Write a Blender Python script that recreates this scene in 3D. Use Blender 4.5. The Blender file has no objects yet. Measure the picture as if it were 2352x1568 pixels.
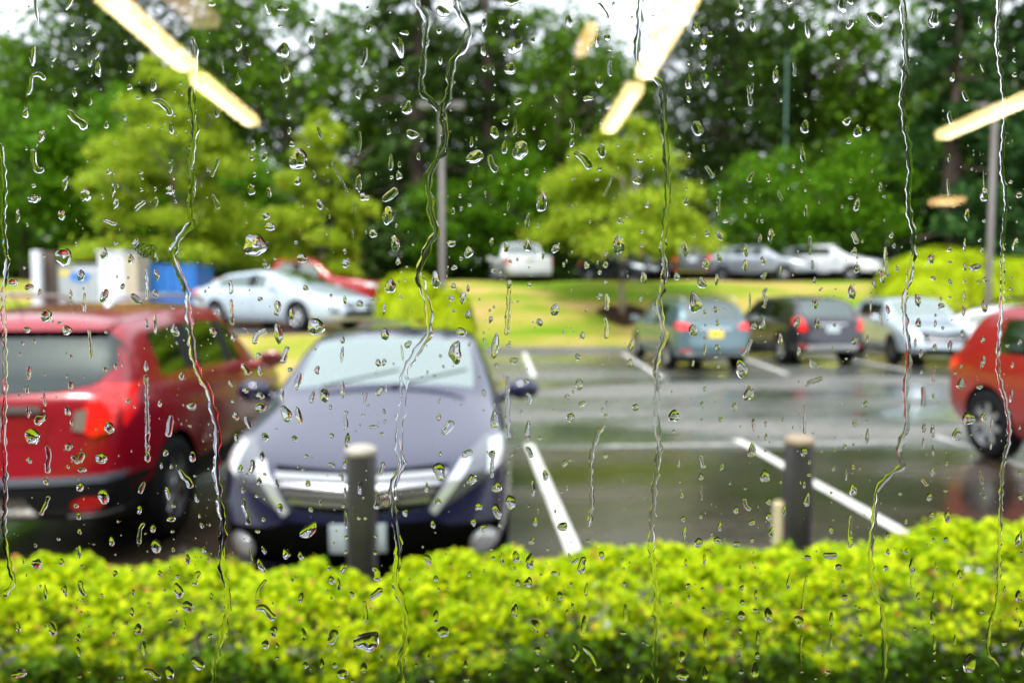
import bpy, bmesh, math, random
import numpy as np
from mathutils import Vector, Matrix
from mathutils.bvhtree import BVHTree
R = math.radians
SC = bpy.context.scene
COL = SC.collection
rnd = random.Random(7)

# ---------------------------------------------------------------- camera, sky, sun, exposure
CAMH = 1.80
FPX, CX, CY = 1829.0, 1176.0, 784.0
PITCH = R(3.6)
cd = bpy.data.cameras.new("camera"); cam = bpy.data.objects.new("camera", cd); COL.objects.link(cam)
cam.location = (0, 0, CAMH); cam.rotation_euler = (R(90) - PITCH, 0, 0)
cd.sensor_width = 36; cd.lens = 28; cd.clip_start = 0.01; cd.clip_end = 1500
cd.dof.use_dof = True; cd.dof.focus_distance = 0.232; cd.dof.aperture_fstop = 12.0
SC.camera = cam
w = bpy.data.worlds.new("World"); SC.world = w; w.use_nodes = True
nt = w.node_tree; nt.nodes.clear()
sky = nt.nodes.new("ShaderNodeTexSky"); sky.sky_type = 'NISHITA'; sky.sun_disc = False
sky.sun_elevation = R(58); sky.sun_rotation = R(200); sky.air_density = 1.0; sky.dust_density = 3.0; sky.ozone_density = 1.0
hs = nt.nodes.new("ShaderNodeHueSaturation"); hs.inputs['Saturation'].default_value = 0.38
bg = nt.nodes.new("ShaderNodeBackground"); bg.inputs['Strength'].default_value = 0.15
wo = nt.nodes.new("ShaderNodeOutputWorld")
cl = nt.nodes.new("ShaderNodeMix"); cl.data_type = 'RGBA'; cl.inputs[0].default_value = .5; cl.inputs[7].default_value = (6.6, 6.9, 7.5, 1)   # even cloud over the sky
nt.links.new(sky.outputs[0], hs.inputs['Color']); nt.links.new(hs.outputs[0], cl.inputs[6]); nt.links.new(cl.outputs[2], bg.inputs[0]); nt.links.new(bg.outputs[0], wo.inputs[0])
sl = bpy.data.lights.new("sun", 'SUN'); sl.energy = 1.5; sl.angle = R(14); sl.color = (1, .97, .92)
so = bpy.data.objects.new("sun", sl); COL.objects.link(so)
# the overcast sun stands high behind the building, a little to the right
SUN_AZ, SUN_EL = R(200), R(58)
sd = Vector((math.sin(SUN_AZ) * math.cos(SUN_EL), math.cos(SUN_AZ) * math.cos(SUN_EL), math.sin(SUN_EL)))
so.rotation_euler = sd.to_track_quat('Z', 'Y').to_euler()
SC.view_settings.view_transform = 'Standard'; SC.view_settings.look = 'None'
SC.view_settings.exposure = 1.27; SC.view_settings.gamma = 1.0; SC.view_settings.use_curve_mapping = False
cy = SC.cycles
cy.max_bounces = 14; cy.transmission_bounces = 12; cy.glossy_bounces = 5; cy.diffuse_bounces = 3; cy.transparent_max_bounces = 8
cy.caustics_reflective = False; cy.caustics_refractive = False
cy.sample_clamp_indirect = 0; cy.sample_clamp_direct = 0; cy.blur_glossy = 0.3
cy.use_denoising = True
try: cy.denoiser = 'OPENIMAGEDENOISE'; cy.denoising_prefilter = 'ACCURATE'
except Exception: pass

def pdir(u, v):
    c, s = math.cos(PITCH), math.sin(PITCH)
    x, y, z = (u - CX) / FPX, 1.0, -(v - CY) / FPX
    return Vector((x, y * c + z * s, -y * s + z * c))
def at(u, v, Y):
    d = pdir(u, v); d = d / d.y * Y
    return Vector((d.x, d.y, CAMH + d.z))
def ground(u, v, z=0.0):
    d = pdir(u, v); t = (z - CAMH) / d.z
    return Vector((d.x * t, d.y * t, z))

# ---------------------------------------------------------------- materials
MATS = {}
def lin(*rgb): return tuple(((c / 255) / 12.92 if c / 255 <= .04045 else ((c / 255 + .055) / 1.055) ** 2.4) for c in rgb)
def mat(name, col, rough=.5, metal=0.0, coat=0.0, noise=0.0, nscale=8.0, bump=0.0, bscale=60.0, emit=None, estr=0.0, trans=0.0, ior=1.5, spec=.5, rvar=0.0):
    if name in MATS: return MATS[name]
    m = bpy.data.materials.new(name); m.use_nodes = True; MATS[name] = m
    n = m.node_tree.nodes; l = m.node_tree.links; b = n['Principled BSDF']
    b.inputs['Base Color'].default_value = (*col, 1); b.inputs['Roughness'].default_value = rough
    b.inputs['Metallic'].default_value = metal; b.inputs['Coat Weight'].default_value = coat; b.inputs['Coat Roughness'].default_value = .04
    b.inputs['IOR'].default_value = ior; b.inputs['Specular IOR Level'].default_value = spec
    b.inputs['Transmission Weight'].default_value = trans
    if emit: b.inputs['Emission Color'].default_value = (*emit, 1); b.inputs['Emission Strength'].default_value = estr
    tc = n.new('ShaderNodeTexCoord')
    nz = n.new('ShaderNodeTexNoise'); nz.inputs['Scale'].default_value = nscale; nz.inputs['Detail'].default_value = 5
    l.new(tc.outputs['Object'], nz.inputs['Vector'])
    if noise:
        mr = n.new('ShaderNodeMapRange'); mr.inputs[1].default_value = .3; mr.inputs[2].default_value = .7
        mr.inputs[3].default_value = 1 - noise; mr.inputs[4].default_value = 1 + noise
        l.new(nz.outputs['Fac'], mr.inputs[0])
        mx = n.new('ShaderNodeVectorMath'); mx.operation = 'SCALE'; mx.inputs[0].default_value = col
        l.new(mr.outputs[0], mx.inputs['Scale']); l.new(mx.outputs[0], b.inputs['Base Color'])
    if rvar:
        mr = n.new('ShaderNodeMapRange'); mr.inputs[1].default_value = .35; mr.inputs[2].default_value = .65
        mr.inputs[3].default_value = max(.02, rough - rvar); mr.inputs[4].default_value = rough + rvar
        l.new(nz.outputs['Fac'], mr.inputs[0]); l.new(mr.outputs[0], b.inputs['Roughness'])
    if bump:
        nb = n.new('ShaderNodeTexNoise'); nb.inputs['Scale'].default_value = bscale; nb.inputs['Detail'].default_value = 3
        l.new(tc.outputs['Object'], nb.inputs['Vector'])
        bp = n.new('ShaderNodeBump'); bp.inputs['Strength'].default_value = bump; bp.inputs['Distance'].default_value = .01
        l.new(nb.outputs['Fac'], bp.inputs['Height']); l.new(bp.outputs[0], b.inputs['Normal'])
    return m
def leafmat(name, ca, cb, cc=None, pc=.04, trans=.35, rough=.45):
    """leaf colour varies from leaf to leaf; light passes through a leaf"""
    m = bpy.data.materials.new(name); m.use_nodes = True; MATS[name] = m
    n = m.node_tree.nodes; l = m.node_tree.links; b = n['Principled BSDF']; out = n['Material Output']
    g = n.new('ShaderNodeNewGeometry'); cr = n.new('ShaderNodeValToRGB')
    e = cr.color_ramp.elements; e[0].color = (*ca, 1); e[1].color = (*cb, 1); e[0].position = 0; e[1].position = 1 - pc if cc else 1
    if cc:
        x = e.new(1 - pc + .005); x.color = (*cc, 1)
    l.new(g.outputs['Random Per Island'], cr.inputs[0]); l.new(cr.outputs[0], b.inputs['Base Color'])
    b.inputs['Roughness'].default_value = rough; b.inputs['Specular IOR Level'].default_value = .14
    t = n.new('ShaderNodeBsdfTranslucent'); l.new(cr.outputs[0], t.inputs['Color'])
    mx = n.new('ShaderNodeMixShader'); mx.inputs[0].default_value = trans
    l.new(b.outputs[0], mx.inputs[1]); l.new(t.outputs[0], mx.inputs[2]); l.new(mx.outputs[0], out.inputs['Surface'])
    return m

# ---------------------------------------------------------------- object helpers
def tag(o, label=None, cat=None, group=None, kind=None):
    if label: o['label'] = label
    if cat: o['category'] = cat
    if group: o['group'] = group
    if kind: o['kind'] = kind
    return o
def empty(name, loc=(0, 0, 0), rz=0, label=None, cat=None, group=None):
    o = bpy.data.objects.new(name, None); COL.objects.link(o); o.location = loc; o.rotation_euler = (0, 0, rz)
    o.empty_display_size = .2
    return tag(o, label, cat, group)
def link(name, me, m=None, parent=None, smooth=False):
    o = bpy.data.objects.new(name, me); COL.objects.link(o)
    if m is not None and not me.materials: me.materials.append(m)
    if parent: o.parent = parent
    if smooth: me.shade_smooth()
    return o
def obj(name, bm, m=None, parent=None, smooth=False):
    me = bpy.data.meshes.new(name); bm.normal_update(); bm.to_mesh(me); bm.free()
    return link(name, me, m, parent, smooth)
def fast_mesh(name, V, F):
    """V (n,3), F (m,k) arrays -> mesh"""
    me = bpy.data.meshes.new(name); V = np.asarray(V, np.float32); F = np.asarray(F, np.int32); k = F.shape[1]
    me.vertices.add(len(V)); me.vertices.foreach_set('co', V.ravel())
    me.loops.add(F.size); me.loops.foreach_set('vertex_index', F.ravel())
    me.polygons.add(len(F)); me.polygons.foreach_set('loop_start', np.arange(0, F.size, k, dtype=np.int32))
    me.polygons.foreach_set('loop_total', np.full(len(F), k, np.int32))
    me.update(calc_edges=True); return me
def box(bm, x0, x1, y0, y1, z0, z1, bev=0.0, M=None):
    r = bmesh.ops.create_cube(bm, size=1.0)['verts']
    bmesh.ops.scale(bm, vec=(x1 - x0, y1 - y0, z1 - z0), verts=r)
    bmesh.ops.translate(bm, vec=((x0 + x1) / 2, (y0 + y1) / 2, (z0 + z1) / 2), verts=r)
    if bev:
        ed = list({e for v in r for e in v.link_edges})
        rr = bmesh.ops.bevel(bm, geom=ed, offset=bev, segments=2, affect='EDGES', profile=.6)
        r = list({v for f in rr['faces'] for v in f.verts} | {v for v in r if v.is_valid})
    if M is not None: bmesh.ops.transform(bm, matrix=M, verts=[v for v in r if v.is_valid])
def lathe(bm, prof, n=32, axis='Z', M=None, caps=True):
    rings = []
    for (r, h) in prof:
        ring = []
        for i in range(n):
            a = 2 * math.pi * i / n
            p = (r * math.cos(a), r * math.sin(a), h) if axis == 'Z' else (h, r * math.cos(a), r * math.sin(a))
            p = Vector(p)
            if M is not None: p = M @ p
            ring.append(bm.verts.new(p))
        rings.append(ring)
    for a, b in zip(rings, rings[1:]):
        for i in range(n): bm.faces.new((a[i], a[(i + 1) % n], b[(i + 1) % n], b[i]))
    if not caps: return
    if prof[0][0] > 1e-4: bm.faces.new(rings[0][::-1])
    if prof[-1][0] > 1e-4: bm.faces.new(rings[-1])
def tube(bm, pts, rad, n=8):
    pts = [Vector(p) for p in pts]; rads = rad if isinstance(rad, (list, tuple)) else [rad] * len(pts)
    prev = None; first = None
    for i, p in enumerate(pts):
        d = (pts[min(i + 1, len(pts) - 1)] - pts[max(i - 1, 0)]).normalized()
        q = d.to_track_quat('Z', 'Y')
        ring = [bm.verts.new(p + q @ Vector((math.cos(2 * math.pi * k / n) * rads[i], math.sin(2 * math.pi * k / n) * rads[i], 0))) for k in range(n)]
        if prev:
            for k in range(n): bm.faces.new((prev[k], prev[(k + 1) % n], ring[(k + 1) % n], ring[k]))
        else: first = ring
        prev = ring
    bm.faces.new(first[::-1]); bm.faces.new(prev)
def sheet(name, x0, x1, y0, y1, nx, ny, zf, m, label=None, **kw):
    xs = np.linspace(x0, x1, nx + 1); ys = np.linspace(y0, y1, ny + 1)
    V = [(x, y, zf(x, y)) for y in ys for x in xs]
    F = [(j * (nx + 1) + i, j * (nx + 1) + i + 1, (j + 1) * (nx + 1) + i + 1, (j + 1) * (nx + 1) + i) for j in range(ny) for i in range(nx)]
    return tag(link(name, fast_mesh(name, V, F), m, smooth=True), label, **kw)
def children(o): return [c for c in bpy.data.objects if c.parent == o]
def copy_tree(o, parent=None):
    kids = KIDS.get(o.name)
    if kids is None: kids = KIDS[o.name] = children(o)
    c = o.copy(); COL.objects.link(c); c.parent = parent
    for ch in kids: copy_tree(ch, c)
    return c
KIDS = {}
def sstep(a, b, x):
    t = min(1, max(0, (x - a) / (b - a))); return t * t * (3 - 2 * t)
# ---------------------------------------------------------------- terrain
YAW = R(3.15)                         # the parking rows lean a little to the left of the window's axis
def lot(a, b):                        # a = across the stalls, b = along them, from the camera's foot
    return Vector((a * math.cos(YAW) - b * math.sin(YAW), a * math.sin(YAW) + b * math.cos(YAW), 0))
def hgt(x, y):
    bank = 2.2 * sstep(23.7, 32.5, y) * (1 if x > -1.4 else sstep(-4.2, -1.4, x) + (1 - sstep(-4.2, -1.4, x)) * sstep(25.5, 33, y))
    left = (1 - sstep(-3.2, -1.4, x)) * (.85 * sstep(14.0, 17.2, y) + .12 * sstep(18.5, 24.5, y) + 1.28 * sstep(25.5, 33, y))
    z = max(bank, left)
    return z + .25 * sstep(36, 60, y) + 2.5 * sstep(50, 140, y)
def bumpy(x, y): return .03 * math.sin(x * 1.3 + y * .7) + .025 * math.sin(y * 2.1 - x * .6)

def asphalt(name, base, r0, r1, brown):
    m = bpy.data.materials.new(name); m.use_nodes = True
    n = m.node_tree.nodes; l = m.node_tree.links; b = n['Principled BSDF']
    tc = n.new('ShaderNodeTexCoord')
    def nz(sc, det=4, vec=None):
        t = n.new('ShaderNodeTexNoise'); t.inputs['Scale'].default_value = sc; t.inputs['Detail'].default_value = det
        l.new(vec or tc.outputs['Object'], t.inputs['Vector']); return t
    mp = n.new('ShaderNodeMapping'); mp.inputs['Scale'].default_value = (.35, 1, 1); l.new(tc.outputs['Object'], mp.inputs[0])
    big = nz(.55, 4, mp.outputs[0]); fine = nz(55, 3); mid = nz(6, 5)
    cr = n.new('ShaderNodeValToRGB'); e = cr.color_ramp.elements
    e[0].position = .35; e[0].color = (*base, 1); e[1].position = .62; e[1].color = (*brown, 1)
    l.new(big.outputs['Fac'], cr.inputs[0])
    mr0 = n.new('ShaderNodeMapRange'); mr0.inputs[3].default_value = .6; mr0.inputs[4].default_value = 1.5; mr0.inputs[1].default_value = .3; mr0.inputs[2].default_value = .7
    l.new(mid.outputs['Fac'], mr0.inputs[0])
    sc = n.new('ShaderNodeVectorMath'); sc.operation = 'SCALE'; l.new(cr.outputs[0], sc.inputs[0]); l.new(mr0.outputs[0], sc.inputs['Scale'])
    l.new(sc.outputs[0], b.inputs['Base Color'])
    mr = n.new('ShaderNodeMapRange'); mr.inputs[1].default_value = .42; mr.inputs[2].default_value = .6; mr.inputs[3].default_value = r0; mr.inputs[4].default_value = r1
    l.new(big.outputs['Fac'], mr.inputs[0]); l.new(mr.outputs[0], b.inputs['Roughness'])
    b.inputs['Specular IOR Level'].default_value = .6; b.inputs['Coat Weight'].default_value = .8; b.inputs['Coat IOR'].default_value = 1.5
    l.new(mr.outputs[0], b.inputs['Coat Roughness'])
    bp = n.new('ShaderNodeBump'); bp.inputs['Strength'].default_value = .25; bp.inputs['Distance'].default_value = .006
    l.new(fine.outputs['Fac'], bp.inputs['Height']); l.new(bp.outputs[0], b.inputs['Normal'])
    return m
M_ASPH = asphalt('wet_asphalt', (.045, .062, .055), .12, .62, (.135, .13, .115))
M_STALL = asphalt('stall_asphalt', (.026, .022, .017), .12, .34, (.050, .032, .018))
M_ASPH2 = asphalt('upper_asphalt', (.05, .05, .05), .3, .5, (.06, .055, .045))

def grassmat():
    m = bpy.data.materials.new('dry_grass'); m.use_nodes = True
    n = m.node_tree.nodes; l = m.node_tree.links; b = n['Principled BSDF']; tc = n.new('ShaderNodeTexCoord')
    mp = n.new('ShaderNodeMapping'); mp.inputs['Scale'].default_value = (.35, .9, 1); l.new(tc.outputs['Object'], mp.inputs[0])
    a = n.new('ShaderNodeTexNoise'); a.inputs['Scale'].default_value = .8; a.inputs['Detail'].default_value = 5; l.new(mp.outputs[0], a.inputs['Vector'])
    cr = n.new('ShaderNodeValToRGB'); e = cr.color_ramp.elements
    e[0].position = .38; e[0].color = (.14, .26, .012, 1); e[1].position = .64; e[1].color = (.48, .34, .13, 1)
    x = e.new(.49); x.color = (.29, .30, .04, 1)
    l.new(a.outputs['Fac'], cr.inputs[0])
    f = n.new('ShaderNodeTexNoise'); f.inputs['Scale'].default_value = 30; f.inputs['Detail'].default_value = 4; l.new(tc.outputs['Object'], f.inputs['Vector'])
    mr = n.new('ShaderNodeMapRange'); mr.inputs[1].default_value = .3; mr.inputs[2].default_value = .7; mr.inputs[3].default_value = .7; mr.inputs[4].default_value = 1.25; l.new(f.outputs['Fac'], mr.inputs[0])
    s = n.new('ShaderNodeVectorMath'); s.operation = 'SCALE'; l.new(cr.outputs[0], s.inputs[0]); l.new(mr.outputs[0], s.inputs['Scale']); l.new(s.outputs[0], b.inputs['Base Color'])
    b.inputs['Roughness'].default_value = .9; b.inputs['Specular IOR Level'].default_value = .1
    bp = n.new('ShaderNodeBump'); bp.inputs['Strength'].default_value = .6; bp.inputs['Distance'].default_value = .05; l.new(f.outputs['Fac'], bp.inputs['Height']); l.new(bp.outputs[0], b.inputs['Normal'])
    return m
M_GRASS = grassmat()
M_SOIL = mat('dark_soil', (.018, .014, .009), .9, spec=.05, noise=.5, nscale=3, bump=.6, bscale=20)
M_MULCH = mat('bark_mulch', (.045, .026, .015), .9, spec=.05, noise=.5, nscale=12, bump=.8, bscale=30)
M_CONC = mat('kerb_concrete', (.20, .19, .17), .6, noise=.2, nscale=4, bump=.3)
M_PAINT = mat('road_paint', (.78, .77, .73), .35, noise=.12, nscale=14, bump=.2, rvar=.1)

sheet('ground', -400, 400, -60, 600, 40, 40, lambda x, y: -.12 + (4.8 * sstep(50, 140, y) if y > 50 else 0), M_SOIL, kind='structure')
sheet('planting_bed', -14, 18, .42, 3.55, 24, 8, lambda x, y: .02 + .02 * math.sin(x * 3 + y * 5), M_MULCH, kind='structure')
sheet('parking_lot', -45, 55, 3.70, 24.05, 20, 8, lambda x, y: 0.0, M_ASPH, kind='structure')
sheet('stall_paving', -45, 55, 3.70, 9.0, 60, 2, lambda x, y: .0042, M_STALL, kind='structure')
sheet('grass_bank', -45, 55, 13.0, 33.2, 200, 60, lambda x, y: (hgt(x, y) + bumpy(x, y) * sstep(.05, .5, hgt(x, y)) if hgt(x, y) > .004 else -.06), M_GRASS, kind='structure')
sheet('upper_lot', -60, 70, 33.0, 44.0, 20, 6, lambda x, y: hgt(x, y) + .02, M_ASPH2, kind='structure')
sheet('driveway', -40, -2.9, 17.3, 23.3, 40, 16, lambda x, y: hgt(x, y) + .045 if x < -3.0 else hgt(x, y) - .02, M_ASPH2, kind='structure')
sheet('forest_floor', -160, 170, 43.9, 150, 40, 20, lambda x, y: hgt(x, y) + .03, M_SOIL, kind='structure')
# kerbs: near the hedge and along the foot of the bank
for (y0, x0, x1, zz) in ((3.56, -14, 18, .12), (24.0, -1.5, 50, .13)):
    bm = bmesh.new(); box(bm, x0, x1, y0, y0 + .14, -.05, zz, .02); tag(obj('kerb', bm, M_CONC), kind='structure')

# painted stall lines, thin sheets on the asphalt
def stripe(p0, p1, wd, z=.010):
    p0, p1 = Vector(p0), Vector(p1); d = (p1 - p0).normalized(); s = Vector((-d.y, d.x, 0)) * wd / 2
    bm = bmesh.new(); N = 14; L = []
    for i in range(N + 1):
        p = p0.lerp(p1, i / N); j = (rnd.random() - .5) * .008
        L.append((bm.verts.new((p.x + s.x + j, p.y + s.y, z)), bm.verts.new((p.x - s.x + j, p.y - s.y, z))))
    for a, b in zip(L, L[1:]): bm.faces.new((a[0], a[1], b[1], b[0]))
    return tag(obj('parking_line', bm, M_PAINT), kind='structure')
NEARLINES = [(1215, 1020, 1310, 1246), (1692, 1010, 2060, 1216), (2150, 1003, 2352, 1070)]
for (ua, va, ub, vb) in NEARLINES:
    a, b = ground(ua, va), ground(ub, vb); d = (b - a).normalized()
    stripe(a, a + d * 5.4, .115)
for k in (-3, -4):
    g0, g1 = ground(1215, 1020), ground(1310, 1246); d = (g1 - g0).normalized()
    stripe(g0 + Vector((2.55 * k, 0, 0)), g0 + Vector((2.55 * k, 0, 0)) + d * 5.3, .115)
for (ua, va, ub, vb) in [(1204, 810, 1226, 866), (1430, 812, 1520, 868), (1700, 820, 1808, 860), (1950, 826, 2090, 852), (2160, 806, 2300, 850)]:
    stripe(ground(ua, va), ground(ub, vb), .12)
M_PAINT2 = mat('worn_paint', (.36, .36, .34), .4, noise=.5, nscale=9)
a, b = ground(1385, 1026), ground(2075, 1017)
l_ = stripe(a, b, .13, .0085); l_.data.materials[0] = M_PAINT2

# ---------------------------------------------------------------- leaves
def leaf_cloud(P, size, seed=0, up=.35, asp=.6, fold=.25, sizevar=.35):
    """one folded four-cornered leaf at each of the points P (n,3)"""
    g = np.random.default_rng(seed); n = len(P)
    nrm = g.normal(size=(n, 3)); nrm[:, 2] = np.abs(nrm[:, 2]) + up; nrm /= np.linalg.norm(nrm, axis=1)[:, None]
    t = g.normal(size=(n, 3)); t -= (t * nrm).sum(1)[:, None] * nrm; t /= np.linalg.norm(t, axis=1)[:, None]
    b = np.cross(nrm, t); s = size * (1 + sizevar * g.uniform(-1, 1, n))[:, None]
    A = P - t * s * .5; C = P + t * s * .5
    B = P + b * s * asp * .5 + nrm * s * fold * .3; D = P - b * s * asp * .5 + nrm * s * fold * .3
    V = np.stack([A, B, C, D], 1).reshape(-1, 3); i = np.arange(n)[:, None] * 4
    F = np.concatenate([i + [0, 1, 2], i + [0, 2, 3]], 0)
    return V, F

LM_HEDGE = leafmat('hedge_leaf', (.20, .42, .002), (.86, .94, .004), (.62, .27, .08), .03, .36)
LM_HEDGE_SHADE = leafmat('hedge_leaf_shade', (.012, .035, .004), (.16, .34, .006), None, 0, .25)  # darker copy of the hedge leaf, shade put into its colour
M_TWIG = mat('twig', (.11, .065, .04), .8)
def hedge_top(x, y):
    z = .748 + .02 * math.sin(x * 2.3 + .4) + .015 * math.sin(x * 5.1 + y * 3) + .015 * math.sin(x * 11 + y * 7)
    z += .17 * sstep(.95, 1.75, x) - .02 * sstep(-.9, -1.8, x) + .03 * math.exp(-((x - .5) / .5) ** 2)
    z -= .10 * math.exp(-((x + .57) / .11) ** 2)
    return z
def build_hedge():
    g = np.random.default_rng(3)
    root = empty('hedge', (0, 2.7, 0), label='clipped bright yellow-green hedge along the window below the glass', cat='hedge')
    x0, x1, y0, y1 = -3.4, 3.9, 2.47, 3.28
    n = 175000
    X = g.uniform(x0, x1, n); Y = g.uniform(y0, y1, n)
    T = np.array([hedge_top(x, y) for x, y in zip(X, Y)])
    # rounded shoulders front and back
    e = np.minimum(Y - y0, y1 - Y); T = T - .16 * np.exp(-e / .09)
    depth = g.exponential(.035, n); Z = T - depth
    lum = .5 + .5 * np.sin(X * 17 + 2.5 * np.sin(Y * 9 + X * 2)) * np.sin(Y * 21 + 2.2 * np.sin(X * 8.3))   # tufts of shoots
    Z += .085 * (lum - .5) + g.normal(0, .008, n)
    keep = g.random(n) < (.04 + .96 * lum ** 1.3) 
    P = np.stack([X, Y, Z], 1)[keep]
    # front face toward the window, sparser
    n2 = 105000
    X2 = g.uniform(x0, x1, n2); Z2 = g.uniform(.08, .82, n2) ; Y2 = y0 + .05 * np.sin(X2 * 4) + g.exponential(.06, n2) - .03 - .06 * np.sin(Z2 * 4)
    T2 = np.array([hedge_top(x, y0) for x in X2]) - .1; ok = Z2 < T2
    lum2 = .5 + .5 * np.sin(X2 * 10 + 2 * np.sin(Z2 * 11)) * np.sin(Z2 * 14 + X2 * 3)
    ok &= g.random(n2) < np.clip(.02 + 1.1 * lum2 ** 1.8 + .5 * (Z2 - .55), 0, 1)
    P2 = np.stack([X2, Y2, Z2], 1)[ok]
    top = P[np.arange(len(P)) % 9 != 0]; shade_pts = P[np.arange(len(P)) % 9 == 0] - [0, 0, .03]
    f = P2[:, 2] > .69 + .05 * np.sin(P2[:, 0] * 6) + .05 * np.sin(P2[:, 0] * 17)  # front leaves below this wavy height get the painted shade
    V, F = leaf_cloud(np.concatenate([top, P2[f]]), .030, 5, up=.8)
    nf = tag(link('bright_foliage', fast_mesh('bright_foliage', V, F), LM_HEDGE, root), kind='stuff')
    nf.location = (0, -2.7, 0)
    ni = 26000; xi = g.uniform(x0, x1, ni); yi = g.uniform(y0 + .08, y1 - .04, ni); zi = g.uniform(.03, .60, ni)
    V, F = leaf_cloud(np.concatenate([shade_pts, P2[~f], np.stack([xi, yi, zi], 1)]), .035, 6, up=.5)
    of = tag(link('shade_foliage', fast_mesh('shade_foliage', V, F), LM_HEDGE_SHADE, root), kind='stuff'); of.location = (0, -2.7, 0)
    bm = bmesh.new()
    for i in range(170):
        x = rnd.uniform(x0, x1); y = rnd.uniform(y0 + .1, y1 - .1)
        p = [Vector((x, y - 2.7, 0))]
        for k in range(4): p.append(p[-1] + Vector((rnd.uniform(-.08, .08), rnd.uniform(-.09, .07), .165)))
        tube(bm, p, [.011, .009, .007, .005, .003], 5)
    tag(obj('branches', bm, M_TWIG, root), kind='stuff')
build_hedge()

# ---------------------------------------------------------------- trees
LM_DARK = leafmat('dark_leaf', (.016, .044, .008), (.072, .14, .018), None, 0, .22)
LM_MID = leafmat('mid_leaf', (.045, .12, .008), (.17, .32, .016), None, 0, .3)
LM_BRIGHT = leafmat('maple_leaf', (.18, .33, .014), (.56, .66, .045), (.40, .26, .05), .03, .42)
LM_GREEN = leafmat('fresh_leaf', (.05, .16, .006), (.17, .36, .010), None, 0, .35)
LM_FIR = leafmat('fir_needles', (.012, .045, .012), (.05, .13, .022), None, 0, .15)
LM_BUSH = leafmat('bush_leaf', (.34, .50, .006), (.66, .74, .010), None, 0, .3)
M_BARK = mat('bark', (.085, .06, .045), .9, noise=.4, nscale=6, bump=.6, bscale=18)
M_BARKL = mat('pale_bark', (.28, .22, .18), .8, noise=.3, nscale=9, bump=.4, bscale=25)

def crown_pts(kind, H, Rr, z0, n, seed):
    """leaf positions: kind of crown, its height, radius and the height where it starts"""
    g = np.random.default_rng(seed); out = []
    if kind == 'tier':
        nb = max(26, int(n / 480)); kk = .75 if Rr / H < .38 else .45
        for i in range(nb):
            t = (i + g.random()) / nb; L = Rr * (1.02 - t) ** kk * g.uniform(.45, 1.12) + .15; a = g.uniform(0, 2 * math.pi); m = int(n / nb * 1.5 * (1 - t * .75) + 20)
            s = g.uniform(.25, 1, m) ** .7; sp = L * (.10 + .22 * s * (1.15 - s))
            d1 = g.normal(0, 1, m) * sp; x = L * s * math.cos(a) - d1 * math.sin(a); y = L * s * math.sin(a) + d1 * math.cos(a)
            out.append(np.stack([x, y, z0 + H * (.06 + .9 * t) + .16 * L * s - .22 * L * s ** 3 + g.normal(0, .07 + .03 * L, m)], 1))
    elif kind == 'fir':
        nb = 95
        for i in range(nb):
            t = (i + g.random()) / nb; z = z0 + H * t; L = Rr * (1 - t) ** .8 * g.uniform(.65, 1.1) + .25
            a = g.uniform(0, 2 * math.pi); m = max(8, int(n / nb * 1.7 * (1 - t * .8)))
            s = g.uniform(.12, 1, m) ** .75
            x = L * s * math.cos(a) + g.normal(0, .08 * L, m) + g.normal(0, .13 * L * s, m) * math.sin(a)
            y = L * s * math.sin(a) + g.normal(0, .08 * L, m) - g.normal(0, .13 * L * s, m) * math.cos(a)
            out.append(np.stack([x, y, z - .28 * L * s ** 1.5 - np.abs(g.normal(0, .14, m)) * (1 + L * .2)], 1))
    else:
        nc = {'broad': 120, 'layer': 58, 'airy': 80, 'low': 60}[kind]
        for i in range(nc):
            while True:
                q = g.uniform(-1, 1, 3)
                if .25 < np.linalg.norm(q) < 1: break
            if kind == 'low': q[2] = abs(q[2])
            rr = 1 - .35 * max(0, q[2]) ** 2 if kind != 'layer' else 1 - .55 * max(-.2, q[2])
            c = np.array([q[0] * Rr * rr, q[1] * Rr * rr, z0 + (H * .5 * (1 + q[2]) if kind != 'low' else H * q[2])])
            m = int(n / nc * g.uniform(.5, 1.5)); cs = Rr * (g.uniform(.08, .17) if kind != 'layer' else g.uniform(.09, .24))
            fl = {'layer': .2, 'airy': .8, 'broad': .6, 'low': .5}[kind]
            d = g.normal(0, 1, (m, 3)) * [cs, cs, cs * fl]
            out.append(c + d - [0, 0, 1] * (np.abs(d[:, :1]) + np.abs(d[:, 1:2])) * .25)
    P = np.concatenate(out); return P
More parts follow.
